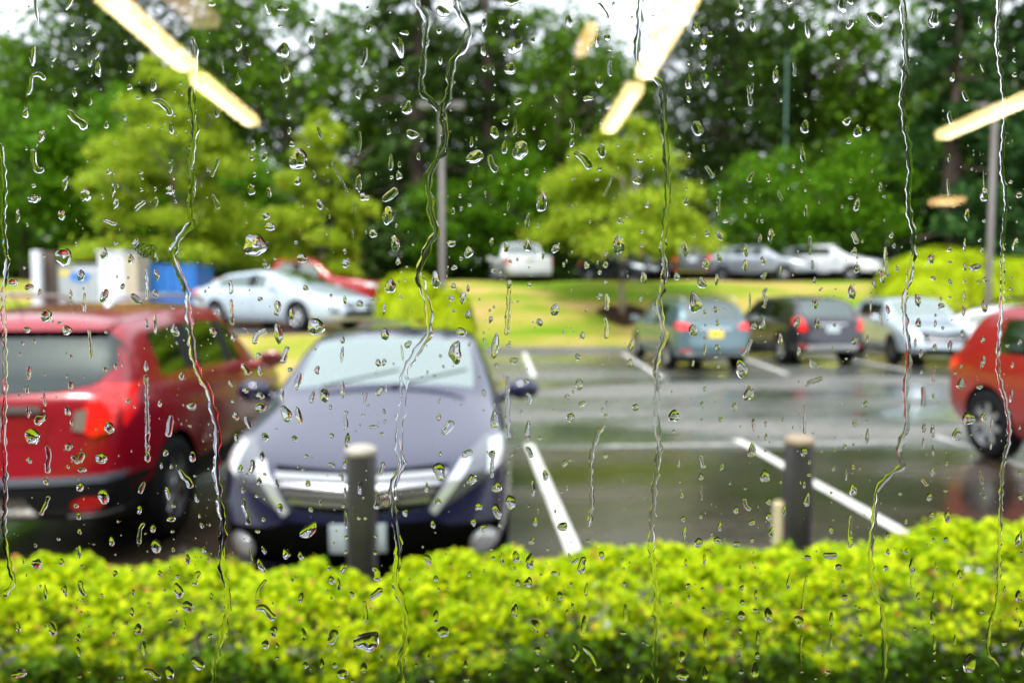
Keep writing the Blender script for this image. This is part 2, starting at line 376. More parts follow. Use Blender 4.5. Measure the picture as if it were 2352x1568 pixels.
def make_tree(name, kind, H, Rr, z0, n, leaf, lm, bark, seed, loc, label, cat='tree', group=None, lean=0.0, tr=None):
    root = empty(name, loc, label=label, cat=cat, group=group)
    P = crown_pts(kind, H, Rr, z0, n, seed)
    V, F = leaf_cloud(P, leaf, seed + 1, up=.7 if kind != 'fir' else .2, asp=.62 if kind != 'fir' else .45)
    tag(link('crown', fast_mesh('crown', V, F), lm, root), kind='stuff')
    r = random.Random(seed); bm = bmesh.new(); tr = tr or H * .022 + .05; top = z0 + H * (.9 if kind == 'fir' else .6)
    pts = [Vector((0, 0, -.15))]
    for k in range(1, 6): pts.append(Vector((lean * k / 5 + r.uniform(-.03, .03) * H * .25, r.uniform(-.03, .03) * H * .25, top * k / 5)))
    tube(bm, pts, [tr * 1.25, tr, tr * .85, tr * .65, tr * .45, tr * .2], 9)
    if kind != 'fir':
        for k in range(9):
            b = pts[2 + k % 3].lerp(pts[3 + k % 3], r.random()); a = r.uniform(0, 6.28); L = Rr * r.uniform(.5, .85)
            e = b + Vector((math.cos(a) * L, math.sin(a) * L, H * r.uniform(.1, .28)))
            tube(bm, [b, b.lerp(e, .5) + Vector((0, 0, -.04 * L)), e], [tr * .45, tr * .28, tr * .08], 6)
    else:
        for k in range(16):
            z = z0 + H * k / 18; a = r.uniform(0, 6.28); L = Rr * (1 - k / 18) * .8
            tube(bm, [Vector((0, 0, z)), Vector((math.cos(a) * L, math.sin(a) * L, z - .25 * L))], [tr * .25, tr * .06], 5)
    obj('trunk', bm, bark, root, True)
    return root

def z_at(v, Y): return at(CX, v, Y).z
def put(t, u, Y, rz=0, sc=1.0):
    p = at(u, 600, Y); t.location = (p.x, Y, hgt(p.x, Y)); t.rotation_euler = (0, 0, rz); t.scale = (sc, sc, sc)
# prototypes of the wood: built once, then copied with their parts
FG = 'trees of the wood behind the upper car park'
protos = {
 'firA': make_tree('fir_tree', 'fir', 19, 3.9, 1.5, 11000, .42, LM_FIR, M_BARK, 11, (0, 0, 0), '-', group=FG),
 'firB': make_tree('fir_tree', 'fir', 22, 4.6, 3.0, 7600, .5, LM_DARK, M_BARK, 12, (0, 0, 0), '-', group=FG),
 'brA': make_tree('broadleaf_tree', 'airy', 14, 4.6, 2.8, 6200, .40, LM_MID, M_BARK, 13, (0, 0, 0), '-', group=FG),
 'brB': make_tree('broadleaf_tree', 'broad', 16, 5.2, 3.2, 8200, .42, LM_DARK, M_BARK, 14, (0, 0, 0), '-', group=FG),
 'brC': make_tree('broadleaf_tree', 'broad', 9.5, 4.2, 1.2, 9000, .34, LM_GREEN, M_BARK, 15, (0, 0, 0), '-', group=FG),
 'brD': make_tree('broadleaf_tree', 'airy', 15, 3.8, 3.5, 4600, .38, LM_MID, M_BARK, 16, (0, 0, 0), '-', group=FG),
}
PH = {'firA': 20.5, 'firB': 25, 'brA': 16.8, 'brB': 19.2, 'brC': 10.7, 'brD': 18.5}
used = set()
def wood(kind, u, Y, vtop, label):
    t = protos[kind]
    if kind in used: t = copy_tree(t)
    used.add(kind)
    p = at(u, 600, Y); need = z_at(vtop, Y) - hgt(p.x, Y)
    put(t, u, Y, rnd.uniform(0, 6.28), need / PH[kind]); tag(t, label, 'tree', FG)
WOOD = [
 # front edge of the wood
 ('brC', 60, 36, 215, 'fresh green broadleaf tree above the grey bin at the left edge'),
 ('brC', 285, 37, 190, 'fresh green broadleaf tree behind the leftmost young maple'),
 ('brC', 560, 40, 330, 'green broadleaf tree between the two young maples on the left'),
 ('brC', 1010, 43, 400, 'low green broadleaf tree behind the tall lamp post by the bush'),
 ('brC', 1760, 37, 330, 'fresh green broadleaf tree behind the silver car of the upper row'),
 ('brC', 1960, 38, 300, 'fresh green broadleaf tree behind the white car of the upper row'),
 ('firA', 2180, 36, -330, 'feathery green conifer left of the right-hand lamp post'),
 ('firA', 2400, 38, -420, 'feathery conifer cut by the right edge behind the right-hand lamp post'),
 ('brD', 1480, 42, 250, 'slender tree rising behind the young maple on the grass bank'),
 ('brC', 1180, 45, 330, 'low green broadleaf tree straight behind the white pickup'),
 # second row
 ('brA', 20, 46, 40, 'mid-green tree with sky showing through at the top left corner'),
 ('brA', 200, 47, -60, 'mid-green tree behind the long lamp reflection on the left'),
 ('brB', 400, 46, -200, 'dense dark tree above the leftmost young maple'),
 ('brA', 660, 47, -160, 'tall mid-green tree above the gap between the left maples'),
 ('firB', 960, 46, -420, 'dark tall conifer just left of the forked water trail'),
 ('firB', 1120, 49, -260, 'dark conifer right of the forked water trail'),
 ('brD', 1280, 47, 0, 'slender tree with much sky showing through above the pickup'),
 ('brD', 1390, 49, 60, 'slender airy tree beneath the middle lamp reflection'),
 ('brD', 1215, 50, -70, 'airy tree right of the forked water trail near the top'),
 ('brA', 1345, 51, 10, 'airy tree left of the bright opening in the sky'),
 ('brD', 860, 51, -30, 'airy tree in the sky gap left of the forked water trail'),
 ('brB', 1700, 46, -130, 'dense tree right of the bright opening in the sky'),
 ('brA', 1850, 48, -160, 'airy tree full of bright sky dots above the silver car'),
 ('brA', 2010, 47, -120, 'airy tree with sky dots left of the feathery conifer'),
 ('firB', 2260, 50, -480, 'dark conifer behind the right-hand lamp post'),
]
for k_, u_, y_, v_, l_ in WOOD: wood(k_, u_, y_, v_, l_)
for i in range(26):                       # deep rows that close the wood below the sky line
    u_ = -250 + i * 108 + rnd.uniform(-30, 30); y_ = rnd.uniform(56, 74)
    k_ = rnd.choice(['brB', 'firB', 'brB', 'brA'])
    v_ = rnd.uniform(150, 230) if (1400 < u_ < 1620 or 760 < u_ < 880) else rnd.uniform(0, 190)
    wood(k_, u_, y_, v_, 'dark tree deep in the wood behind the front trees')
# understory
g_ = np.random.default_rng(31); n_ = 60000
X_ = g_.uniform(-48, 52, n_); Y_ = 44.5 + g_.exponential(2.2, n_); hh = 2.2 + 1.3 * np.sin(X_ * .45) + .8 * np.sin(X_ * 1.3 + 1)
Z_ = np.array([hgt(x, y) for x, y in zip(X_, Y_)]) + g_.random(n_) ** .8 * np.clip(hh, .8, 5)
V_, F_ = leaf_cloud(np.stack([X_, Y_, Z_], 1), .33, 32)
tag(link('undergrowth', fast_mesh('undergrowth', V_, F_), LM_DARK), 'dark undergrowth filling the foot of the wood', 'undergrowth', kind='stuff')

n_ = 42000; X_ = g_.uniform(-105, 110, n_); Y_ = g_.uniform(84, 96, n_)
Z_ = np.array([hgt(x, y) for x, y in zip(X_, Y_)]) + g_.random(n_) * (9 + 2.5 * np.sin(X_ * .2) + 1.5 * np.sin(X_ * .73))
V_, F_ = leaf_cloud(np.stack([X_, Y_, Z_], 1), .95, 33)
tag(link('far_foliage', fast_mesh('far_foliage', V_, F_), LM_DARK), 'far mass of foliage closing the wood at the back', 'woodland', kind='stuff')
# young maples on the bank
def maple(u, Y, ztopv, zlowv, halfw, seed, label, n=16000, tr=.085, base=None, off=0, kind='tier', lm=None):
    p = at(u, 650, Y); zt, zl = z_at(ztopv, Y), z_at(zlowv, Y); h0 = hgt(p.x, Y); rr = halfw / FPX * Y
    return make_tree('young_maple', kind, zt - zl, rr, zl - h0, n, .17, lm or LM_BRIGHT, M_BARKL, seed, (p.x, Y, h0), label, group='young maples', tr=tr)
maple(405, 26.5, 125, 630, 222, 41, 'broad yellow-green young maple left of the pale sedan', 30000)
maple(742, 27.5, 255, 650, 150, 42, 'narrow yellow-green young maple behind the pale sedan', 20000)
maple(1430, 27.8, 270, 600, 240, 43, 'yellow-green young maple with a bare trunk on the grass bank', 24000, .1)
LM2 = LM_BRIGHT
# mulch ring round the trunk of the bank maple
pm = at(1430, 650, 27.8)
bm = bmesh.new(); N = 26; c = bm.verts.new((pm.x, 27.8, hgt(pm.x, 27.8) + .06)); ring = []
for i in range(N):
    a = 2 * math.pi * i / N; r_ = .8 + .12 * math.sin(3 * a) + .06 * math.sin(7 * a); x, y = pm.x + r_ * math.cos(a), 27.8 + r_ * math.sin(a)
    ring.append(bm.verts.new((x, y, hgt(x, y) + bumpy(x, y) + .03)))
for i in range(N): bm.faces.new((c, ring[i], ring[(i + 1) % N]))
tag(obj('mulch_ring', bm, M_MULCH), kind='structure')

def bush(u, Y, vtop, vbot, halfw, label, seed, n=22000):
    p = at(u, 600, Y); z0 = z_at(vbot, Y); z1 = z_at(vtop, Y); h0 = hgt(p.x, Y)
    root = empty('rounded_bush', (p.x, Y, h0), label=label, cat='bush', group='clipped yellow-green bushes')
    rr = halfw / FPX * Y; g = np.random.default_rng(seed)
    q = g.normal(size=(n, 3)); q[:, 2] = np.abs(q[:, 2]); q /= np.linalg.norm(q, axis=1)[:, None]; s = 1 - g.exponential(.05, n)
    lum = np.sin(q[:, 0] * 9 + 2 * q[:, 2]) * np.sin(q[:, 1] * 8 + q[:, 2] * 7)
    s = s * (1 + .05 * lum); sq = np.abs(q) ** .75 * np.sign(q); sq /= np.maximum(1e-6, (np.abs(sq).max(1) * .25 + np.linalg.norm(sq, axis=1) * .75))[:, None]
    P = sq * s[:, None] * [rr, rr * .75, z1 - h0]
    V, F = leaf_cloud(P, .075, seed, up=.8); tag(link('foliage', fast_mesh('foliage', V, F), LM_BUSH, root), kind='stuff')
    bm = bmesh.new()
    for k in range(14):
        a = rnd.uniform(0, 6.28); tube(bm, [Vector((0, 0, -.1)), Vector((math.cos(a) * rr * .4, math.sin(a) * rr * .3, (z1 - h0) * .5)), Vector((math.cos(a) * rr * .75, math.sin(a) * rr * .5, (z1 - h0) * .75))], [.03, .02, .008], 5)
    obj('stems', bm, M_TWIG, root)
bush(940, 24.6, 622, 740, 84, 'yellow-green clipped bush right of the pale sedan', 51)
bush(1030, 24.2, 655, 735, 66, 'smaller yellow-green bush at the foot of the lamp post', 52, 14000)
bush(2170, 28.2, 566, 722, 158, 'large yellow-green mounded bush on the right of the bank', 53, 36000)
bush(2330, 29.5, 590, 715, 90, 'yellow-green bush at the right edge behind the mounded one', 54, 18000)
# low green hedge strip below the pale sedan is part of the bank's grass
# ---------------------------------------------------------------- cars
def paint(name, col, metal=.35, rough=.28):
    return mat(name, col, rough, metal, coat=1.0, bump=.015, bscale=4)
M_BLACK = mat('black_plastic', (.009, .009, .010), .5, spec=.25, bump=.1, bscale=80)
M_VOID = mat('dark_opening', (.003, .003, .003), .9, spec=.0)
M_RUB = mat('tyre_rubber', (.010, .010, .011), .75, spec=.15, noise=.2, nscale=12, bump=.3, bscale=40)
M_ALLOY = mat('alloy_wheel', (.52, .53, .56), .25, .9)
M_ALLOYD = mat('dark_alloy_wheel', (.10, .10, .12), .3, .8)
M_CHROME = mat('chrome', (.82, .83, .85), .12, 1.0)
M_SATIN = mat('satin_silver_trim', (.62, .63, .64), .3, .85)
M_LENS = mat('clear_lamp_lens', (.75, .79, .80), .12, .55, coat=1.0)
M_LENSD = mat('lamp_housing', (.16, .17, .19), .2, .6, coat=1.0)
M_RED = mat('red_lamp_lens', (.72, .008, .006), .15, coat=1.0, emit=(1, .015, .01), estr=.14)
M_REDR = mat('red_reflector', (.62, .01, .01), .2, coat=1.0)
M_AMBER = mat('amber_lens', (.8, .28, .02), .2, coat=1.0)
M_PLATE = mat('plate_white', (.42, .50, .52), .4, noise=.1, nscale=18)
M_PLATEY = mat('plate_yellow', (.85, .62, .03), .4)
M_INT = mat('car_interior', (.22, .20, .17), .8)
M_DASH = mat('dashboard', (.03, .03, .03), .7)
def glassmat(name, refl, tint, trans, blend=.35):
    """car glass: reflects, and lets part of the cabin show through its tint"""
    if name in MATS: return MATS[name]
    m = bpy.data.materials.new(name); m.use_nodes = True; MATS[name] = m
    n = m.node_tree.nodes; l = m.node_tree.links; n.remove(n['Principled BSDF']); out = n['Material Output']
    gl = n.new('ShaderNodeBsdfGlossy'); gl.inputs['Roughness'].default_value = .06; gl.inputs['Color'].default_value = (.86, 1, .93, 1)
    tr = n.new('ShaderNodeBsdfTransparent'); tr.inputs['Color'].default_value = (*[trans * c for c in tint], 1)
    lw = n.new('ShaderNodeLayerWeight'); lw.inputs['Blend'].default_value = blend
    mr = n.new('ShaderNodeMapRange'); mr.inputs[3].default_value = refl; mr.inputs[4].default_value = 1
    l.new(lw.outputs['Fresnel'], mr.inputs[0])
    mx = n.new('ShaderNodeMixShader'); l.new(mr.outputs[0], mx.inputs[0]); l.new(tr.outputs[0], mx.inputs[1]); l.new(gl.outputs[0], mx.inputs[2]); l.new(mx.outputs[0], out.inputs['Surface'])
    return m
G_SCREEN = glassmat('windscreen_glass', .50, (.75, .95, .85), .8)
G_SIDE = glassmat('side_glass', .16, (.35, .50, .42), .6)
G_DARK = glassmat('privacy_glass', .20, (.2, .22, .24), .35)

def interp(tab, y):
    if y <= tab[0][0]: return tab[0][1]
    for (a, p), (b, q) in zip(tab, tab[1:]):
        if y <= b: t = (y - a) / (b - a); return p + (q - p) * t
    return tab[-1][1]
def body_mesh(S, lvl=2):
    """S: dict with L, W, top, belt, cab=(cowl, roof_front, roof_rear, base_rear), side=[(y0,y1)...], bottom, bow_f, bow_r, clad, arches"""
    L, W = S['L'], S['W'] / 2; ys = sorted(set(S['st']))
    yc, yrf, yrr, yb = S['cab']; ztop_r = interp(S['top'], (yrf + yrr) / 2)
    FR = [-1, -.86, -.62, -.3, 0, .3, .62, .86, 1]
    bm = bmesh.new(); rings = []; info = []
    for y in ys:
        zt, zb, zbot = interp(S['top'], y), interp(S['belt'], y), interp(S['bottom'], y)
        wd = W * interp(S['plan'], y)
        g = min(1, max(0, (zt - zb - .06) / (ztop_r - zb - .06))) if yc < y < yb + .001 else 0
        if y < yc or y > yb: g = 0
        wg = wd * (.965 - S.get('tumble', .20) * g)
        top = []
        # across the top: belt edge, glass top, pillar/roof rail, inner, centre
        for i, f in enumerate(FR):
            s = -1 if f < 0 else 1; k = abs(i - 4)       # 4 belt .. 0 centre
            if k == 4: x, z = s * wd * .975, zb
            elif k == 3: x, z = s * (wd * .9 * (1 - g) + (wg) * g), (zb + (zt - zb) * .45) * (1 - g) + (zb + (zt - zb) * .84) * g
            elif k == 2: x, z = s * (wd * .74 * (1 - g) + (wg - .055) * g), (zb + (zt - zb) * .78) * (1 - g) + (zt - .045) * g
            elif k == 1: x, z = s * (wd * .38 * (1 - g) + wg * .5 * g), zt - .012
            else: x, z = 0, zt
            top.append(bm.verts.new((x, y, z)))
        zm = zbot + (zb - zbot) * .5
        sides = []
        for s in (-1, 1):
            sides.append([bm.verts.new((s * wd * .93, y, zbot + .05)), bm.verts.new((s * wd * .99, y, zbot + (zb - zbot) * .26)),
                          bm.verts.new((s * wd * 1.0, y, zm)), bm.verts.new((s * wd * 1.0, y, zb - (zb - zbot) * .16))])
        bot = [bm.verts.new((f * wd * .88, y, zbot)) for f in FR]
        rings.append((top, sides, bot)); info.append((y, g))
    MI = {}
    def face(vs, mi=0):
        try: f = bm.faces.new(vs)
        except ValueError: return
        f.material_index = mi; f.smooth = True
    for (A, (ya, ga)), (B, (yb_, gb)) in zip(zip(rings, info), list(zip(rings, info))[1:]):
        ym = (ya + yb_) / 2
        for k in range(8):
            mi = 0
            inner = k in (2, 3, 4, 5)
            if inner and yc - 1e-3 <= ya and yb_ <= yrf + 1e-3: mi = 1
            if inner and yrr - 1e-3 <= ya and yb_ <= yb + 1e-3: mi = 3
            if k in (0, 7) and any(a - 1e-3 <= ya and yb_ <= b + 1e-3 for a, b in S['side']): mi = 2
            if k in (0, 7) and mi == 0 and S['side'][0][0] - 1e-3 <= ya and yb_ <= S['side'][-1][1] + 1e-3: mi = 5
            if inner and S.get('sunroof') and S['sunroof'][0] <= ym <= S['sunroof'][1]: mi = 4
            face((A[0][k], B[0][k], B[0][k + 1], A[0][k + 1]), mi)
            face((A[2][k + 1], B[2][k + 1], B[2][k], A[2][k]), 5)
        for si in (0, 1):
            ca = [A[2][0 if si == 0 else 8]] + A[1][si] + [A[0][0 if si == 0 else 8]]
            cb = [B[2][0 if si == 0 else 8]] + B[1][si] + [B[0][0 if si == 0 else 8]]
            for k in range(len(ca) - 1):
                q = (ca[k], cb[k], cb[k + 1], ca[k + 1]) if si == 0 else (ca[k + 1], cb[k + 1], cb[k], ca[k])
                face(q, 0)
    for end in (0, 1):
        T, Sd, Bt = rings[0] if end == 0 else rings[-1]; sg = -1 if end == 0 else 1
        bow = S['bow_f'] if end == 0 else S['bow_r']; prof = S['prof_f'] if end == 0 else S['prof_r']
        rows = [Bt]
        for k in range(4):
            l_, r_ = Sd[0][k], Sd[1][k]; row = [l_]
            for f in FR[1:-1]:
                x = l_.co.x + (r_.co.x - l_.co.x) * (f + 1) / 2
                row.append(bm.verts.new((x, l_.co.y + sg * (bow * (1 - f * f) + prof[k] * (1 - f ** 4)), l_.co.z)))
            row.append(r_); rows.append(row)
        rows.append(T)
        for f_, v in zip(FR, T): v.co.y += sg * bow * (1 - f_ * f_) * .9
        for f_, v in zip(FR, Bt): v.co.y += sg * bow * (1 - f_ * f_) * .9
        for a, b in zip(rows, rows[1:]):
            for k in range(8):
                q = (a[k], a[k + 1], b[k + 1], b[k]); face(q if end == 0 else q[::-1], 0)
    bmesh.ops.recalc_face_normals(bm, faces=bm.faces)
    me = bpy.data.meshes.new('b'); bm.to_mesh(me); bm.free()
    mats = [S['paint'], S.get('g_front', G_SCREEN), S.get('g_side', G_SIDE), S.get('g_rear', G_DARK), G_DARK, M_BLACK, M_VOID]
    for m in mats: me.materials.append(m)
    o = bpy.data.objects.new('b', me); COL.objects.link(o)
    md = o.modifiers.new('s', 'SUBSURF'); md.levels = lvl; md.render_levels = lvl
    dg = bpy.context.evaluated_depsgraph_get(); dg.update()
    me2 = bpy.data.meshes.new_from_object(o.evaluated_get(dg)); o.modifiers.clear(); o.data = me2
    # wheel arches cut out
    cbm = bmesh.new(); rr = S['wr'] + .055
    for wy in S['wheels']:
        for s in (-1, 1):
            M = Matrix.Translation((s * (W - .10), wy, S['wr'] + .0)) @ Matrix.Rotation(R(90), 4, 'Y')
            bmesh.ops.create_cone(cbm, cap_ends=True, segments=36, radius1=rr, radius2=rr, depth=.42, matrix=M)
    for f in cbm.faces: f.material_index = 6
    cm = bpy.data.meshes.new('c'); cbm.to_mesh(cm); cbm.free()
    for m in mats: cm.materials.append(m)
    co = bpy.data.objects.new('c', cm); COL.objects.link(co)
    b = o.modifiers.new('b', 'BOOLEAN'); b.operation = 'DIFFERENCE'; b.object = co; b.solver = 'EXACT'
    dg.update(); dg = bpy.context.evaluated_depsgraph_get(); dg.update()
    me3 = bpy.data.meshes.new_from_object(o.evaluated_get(dg))
    if len(me3.polygons) < 200: me3 = me2
    bpy.data.objects.remove(o); bpy.data.objects.remove(co)
    return me3
def split_body(me, S, root):
    """body, glass and cladding come out of one skin as separate parts"""
    bm = bmesh.new(); bm.from_mesh(me); bvh = BVHTree.FromBMesh(bm)
    clad = S.get('clad', 0)
    W = S['W'] / 2
    for f in bm.faces:
        c = f.calc_center_median()
        if f.material_index in (0,) and c.z < clad: f.material_index = 5
        if f.material_index == 6 and c.z > S['wr'] + .0 and abs(c.x) > W * .99: f.material_index = 0
    names = {0: 'body', 1: 'windscreen', 2: 'side_windows', 3: 'rear_window', 4: 'roof_glass', 5: 'black_trim', 6: 'wheel_well'}
    for mi, nm in names.items():
        b2 = bm.copy(); bmesh.ops.delete(b2, geom=[f for f in b2.faces if f.material_index != mi], context='FACES')
        if not b2.faces: b2.free(); continue
        if mi in (2, 6):   # left and right panes, front and rear, each a part of its own
            isl = []; seen = set()
            for f in b2.faces:
                if f in seen: continue
                st = [f]; seen.add(f); comp = []
                while st:
                    q = st.pop(); comp.append(q)
                    for e in q.edges:
                        for h in e.link_faces:
                            if h not in seen: seen.add(h); st.append(h)
                isl.append([x.index for x in comp])
            b2.faces.ensure_lookup_table(); b2.faces.index_update()
            idx = {}
            for k, comp in enumerate(isl):
                pass
            b2.free()
            # separate again by island centre
            b3 = bm.copy(); bmesh.ops.delete(b3, geom=[f for f in b3.faces if f.material_index != mi], context='FACES')
            b3.faces.index_update(); b3.faces.ensure_lookup_table(); label = {}; nn = 0
            for f in b3.faces:
                if f.index in label: continue
                st = [f]; label[f.index] = nn
                while st:
                    q = st.pop()
                    for e in q.edges:
                        for h in e.link_faces:
                            if h.index not in label: label[h.index] = nn; st.append(h)
                nn += 1
            for k in range(nn):
                b4 = b3.copy(); b4.faces.ensure_lookup_table()
                bmesh.ops.delete(b4, geom=[f for f in b4.faces if label[f.index] != k], context='FACES')
                for f in b4.faces: f.material_index = 0
                obj(nm if mi == 6 else 'side_window', b4, M_VOID if mi == 6 else S.get('g_side', G_SIDE), root)
            b3.free(); continue
        for f in b2.faces: f.material_index = 0
        m = {0: S['paint'], 1: S.get('g_front', G_SCREEN), 3: S.get('g_rear', G_DARK), 4: G_DARK, 5: M_BLACK, 6: M_VOID}[mi]
        obj(nm, b2, m, root)
    bm.free(); return bvh
def patch(bvh, name, poly, axis, m, root, off=.006, thick=.02, res=.06, label=None):
    """a raised piece lying on the car's skin: poly in the plane seen along axis ('f','r','s+','s-','t')"""
    dirs = {'f': (0, 1, 0), 'r': (0, -1, 0), 's+': (-1, 0, 0), 's-': (1, 0, 0), 't': (0, 0, -1)}
    D = Vector(dirs[axis])
    def P(a, b): return {'f': Vector((a, -9, b)), 'r': Vector((a, 9, b)), 's+': Vector((9, a, b)), 's-': Vector((-9, a, b)), 't': Vector((a, b, 9))}[axis]
    bm = bmesh.new(); vs = [bm.verts.new(P(a, b)) for a, b in poly]; f0 = bm.faces.new(vs)
    bmesh.ops.triangulate(bm, faces=[f0])
    for _ in range(6):
        le = [e for e in bm.edges if e.calc_length() > res]
        if not le: break
        bmesh.ops.subdivide_edges(bm, edges=le, cuts=1); bmesh.ops.triangulate(bm, faces=bm.faces[:])
    last = None; miss = []
    for v in bm.verts:
        h = bvh.ray_cast(v.co, D)
        if h[0] is None: miss.append(v); continue
        v.co = h[0] - D * off; last = v.co.copy()
    if last is None: bm.free(); return None
    if miss: bmesh.ops.delete(bm, geom=miss, context='VERTS')
    if not bm.faces: bm.free(); return None
    r = bmesh.ops.extrude_face_region(bm, geom=bm.faces[:])
    for g in r['geom']:
        if isinstance(g, bmesh.types.BMVert): g.co += D * thick
    bmesh.ops.recalc_face_normals(bm, faces=bm.faces[:])
    o = obj(name, bm, m, root)
    if label: o['label'] = label
    return o
def mirp(poly): return [(-a, b) for a, b in poly][::-1]
def add_wheels(S, root, lvl=1):
    r = S['wr']; spokes = S.get('spokes', 7)
    tb = bmesh.new(); lathe(tb, [(r * .62, -.10), (r * .9, -.115), (r * .985, -.09), (r, -.05), (r, .05), (r * .985, .09), (r * .9, .115), (r * .62, .10)], 36, 'X', caps=False)
    tme = bpy.data.meshes.new('tyre'); tb.to_mesh(tme); tb.free(); tme.materials.append(M_RUB); tme.shade_smooth()
    rb = bmesh.new(); lathe(rb, [(r * .66, .07), (r * .70, .095), (r * .66, .10), (r * .61, .085), (r * .60, .02)], 32, 'X', caps=False)
    for k in range(spokes):
        a = 2 * math.pi * k / spokes; M = Matrix.Rotation(a, 4, 'X')
        box(rb, .055, .085, -.03 * r / .33, .03 * r / .33, .03, r * .63, .008, M)
    lathe(rb, [(.001, .095), (.05, .092), (.065, .075), (.065, .04)], 20, 'X', caps=False)
    rme = bpy.data.meshes.new('rim'); rb.to_mesh(rme); rb.free(); rme.materials.append(S.get('alloy', M_ALLOY))
    db = bmesh.new(); lathe(db, [(.001, .0), (r * .62, .0), (r * .62, -.02), (.001, -.02)], 24, 'X')
    dme = bpy.data.meshes.new('brake_disc'); db.to_mesh(dme); db.free(); dme.materials.append(M_VOID)
    for wy in S['wheels']:
        for s in (-1, 1):
            wo_ = empty('wheel', (s * (S['W'] / 2 - .125), wy, r)); wo_.parent = root
            if s < 0: wo_.rotation_euler = (0, 0, math.pi)
            for nm, me in (('tyre', tme), ('rim', rme), ('brake_disc', dme)): link(nm, me, None, wo_)
def cabin(S, root):
    yc, yrf, yrr, yb = S['cab']; W = S['W'] / 2; zb = interp(S['belt'], (yc + yb) / 2)
    bm = bmesh.new(); box(bm, -W * .82, W * .82, yc + .12, yc + .55, zb - .22, zb - .0, .06); obj('dashboard', bm, M_DASH, root)
    for s in (-1, 1):
        bm = bmesh.new(); y = yc + 1.25
        box(bm, s * W * .42 - .24, s * W * .42 + .24, y, y + .16, zb - .5, zb + .12, .06); box(bm, s * W * .42 - .13, s * W * .42 + .13, y + .03, y + .12, zb + .14, zb + .33, .04)
        box(bm, s * W * .42 - .25, s * W * .42 + .25, y - .45, y, zb - .55, zb - .38, .05); obj('front_seat', bm, S.get('seat', M_INT), root)
    bm = bmesh.new(); y = yc + 2.15; box(bm, -W * .75, W * .75, y, y + .16, zb - .5, zb + .10, .06)
    for s in (-1, 1): box(bm, s * .38 - .12, s * .38 + .12, y + .03, y + .12, zb + .11, zb + .25, .04)
    obj('rear_seat', bm, S.get('seat', M_INT), root)
    bm = bmesh.new(); tm = Matrix.Translation((-W * .42, yc + .62, zb - .05)) @ Matrix.Rotation(R(65), 4, 'X')
    pts = [tm @ Vector((.18 * math.cos(a), .18 * math.sin(a), 0)) for a in [i * math.pi / 9 for i in range(19)]]; tube(bm, pts, .014, 6); obj('steering_wheel', bm, M_DASH, root)
def mirrors(S, root, m=None):
    yc = S['cab'][0]; W = S['W'] / 2; zb = interp(S['belt'], yc + .4)
    for s in (-1, 1):
        bm = bmesh.new(); r = bmesh.ops.create_icosphere(bm, subdivisions=3, radius=1)['verts']
        for v in r:
            v.co = Vector((v.co.x * .125, v.co.y * .075 if v.co.y < 0 else v.co.y * .03, v.co.z * .085))
        bmesh.ops.translate(bm, vec=(s * (W + .15), yc + .42, zb + .07), verts=r)
        tube(bm, [Vector((s * (W - .06), yc + .46, zb + .0)), Vector((s * (W + .07), yc + .44, zb + .04))], [.035, .03], 8)
        o = obj('side_mirror', bm, m or S['paint'], root, True)
        bm = bmesh.new(); box(bm, s * (W + .15) - .10, s * (W + .15) + .10, yc + .447, yc + .455, zb + .015, zb + .125, .003); obj('mirror_glass', bm, M_CHROME, o)
def door_lines(S, bvh, root):
    zb = lambda y: interp(S['belt'], y); zl = interp(S['bottom'], 0) + .16
    for sd in ('s+', 's-'):
        for y in S['doors']:
            patch(bvh, 'door_gap', [(y - .004, zl), (y + .004, zl), (y + .004, zb(y) - .01), (y - .004, zb(y) - .01)], sd, M_VOID, root, .0015, .004, .12)
        for y in S['handles']:
            patch(bvh, 'door_handle', [(y - .10, zb(y) - .13), (y + .10, zb(y) - .12), (y + .10, zb(y) - .09), (y - .10, zb(y) - .10)], sd, S.get('handle', S['paint']), root, .03, .03, .08)
def stations(S, extra=()):
    yc, yrf, yrr, yb = S['cab']; L = S['L']; st = [-L / 2 + .02, -L / 2 + .12, L / 2 - .02, L / 2 - .12, (-L / 2 + yc) / 2, yc - .14, yc, (yc + yrf) / 2, yrf, yrr, (yrr + yb) / 2, yb]
    for a, b in S['side']: st += [a, b]
    if yb + .15 < L / 2 - .14: st += [yb + .12]
    S['st'] = [round(x, 3) for x in st] + list(extra)
    # drop near duplicates
    o = []
    for x in sorted(set(S['st'])):
        if not o or x - o[-1] > .035: o.append(x)
    S['st'] = o
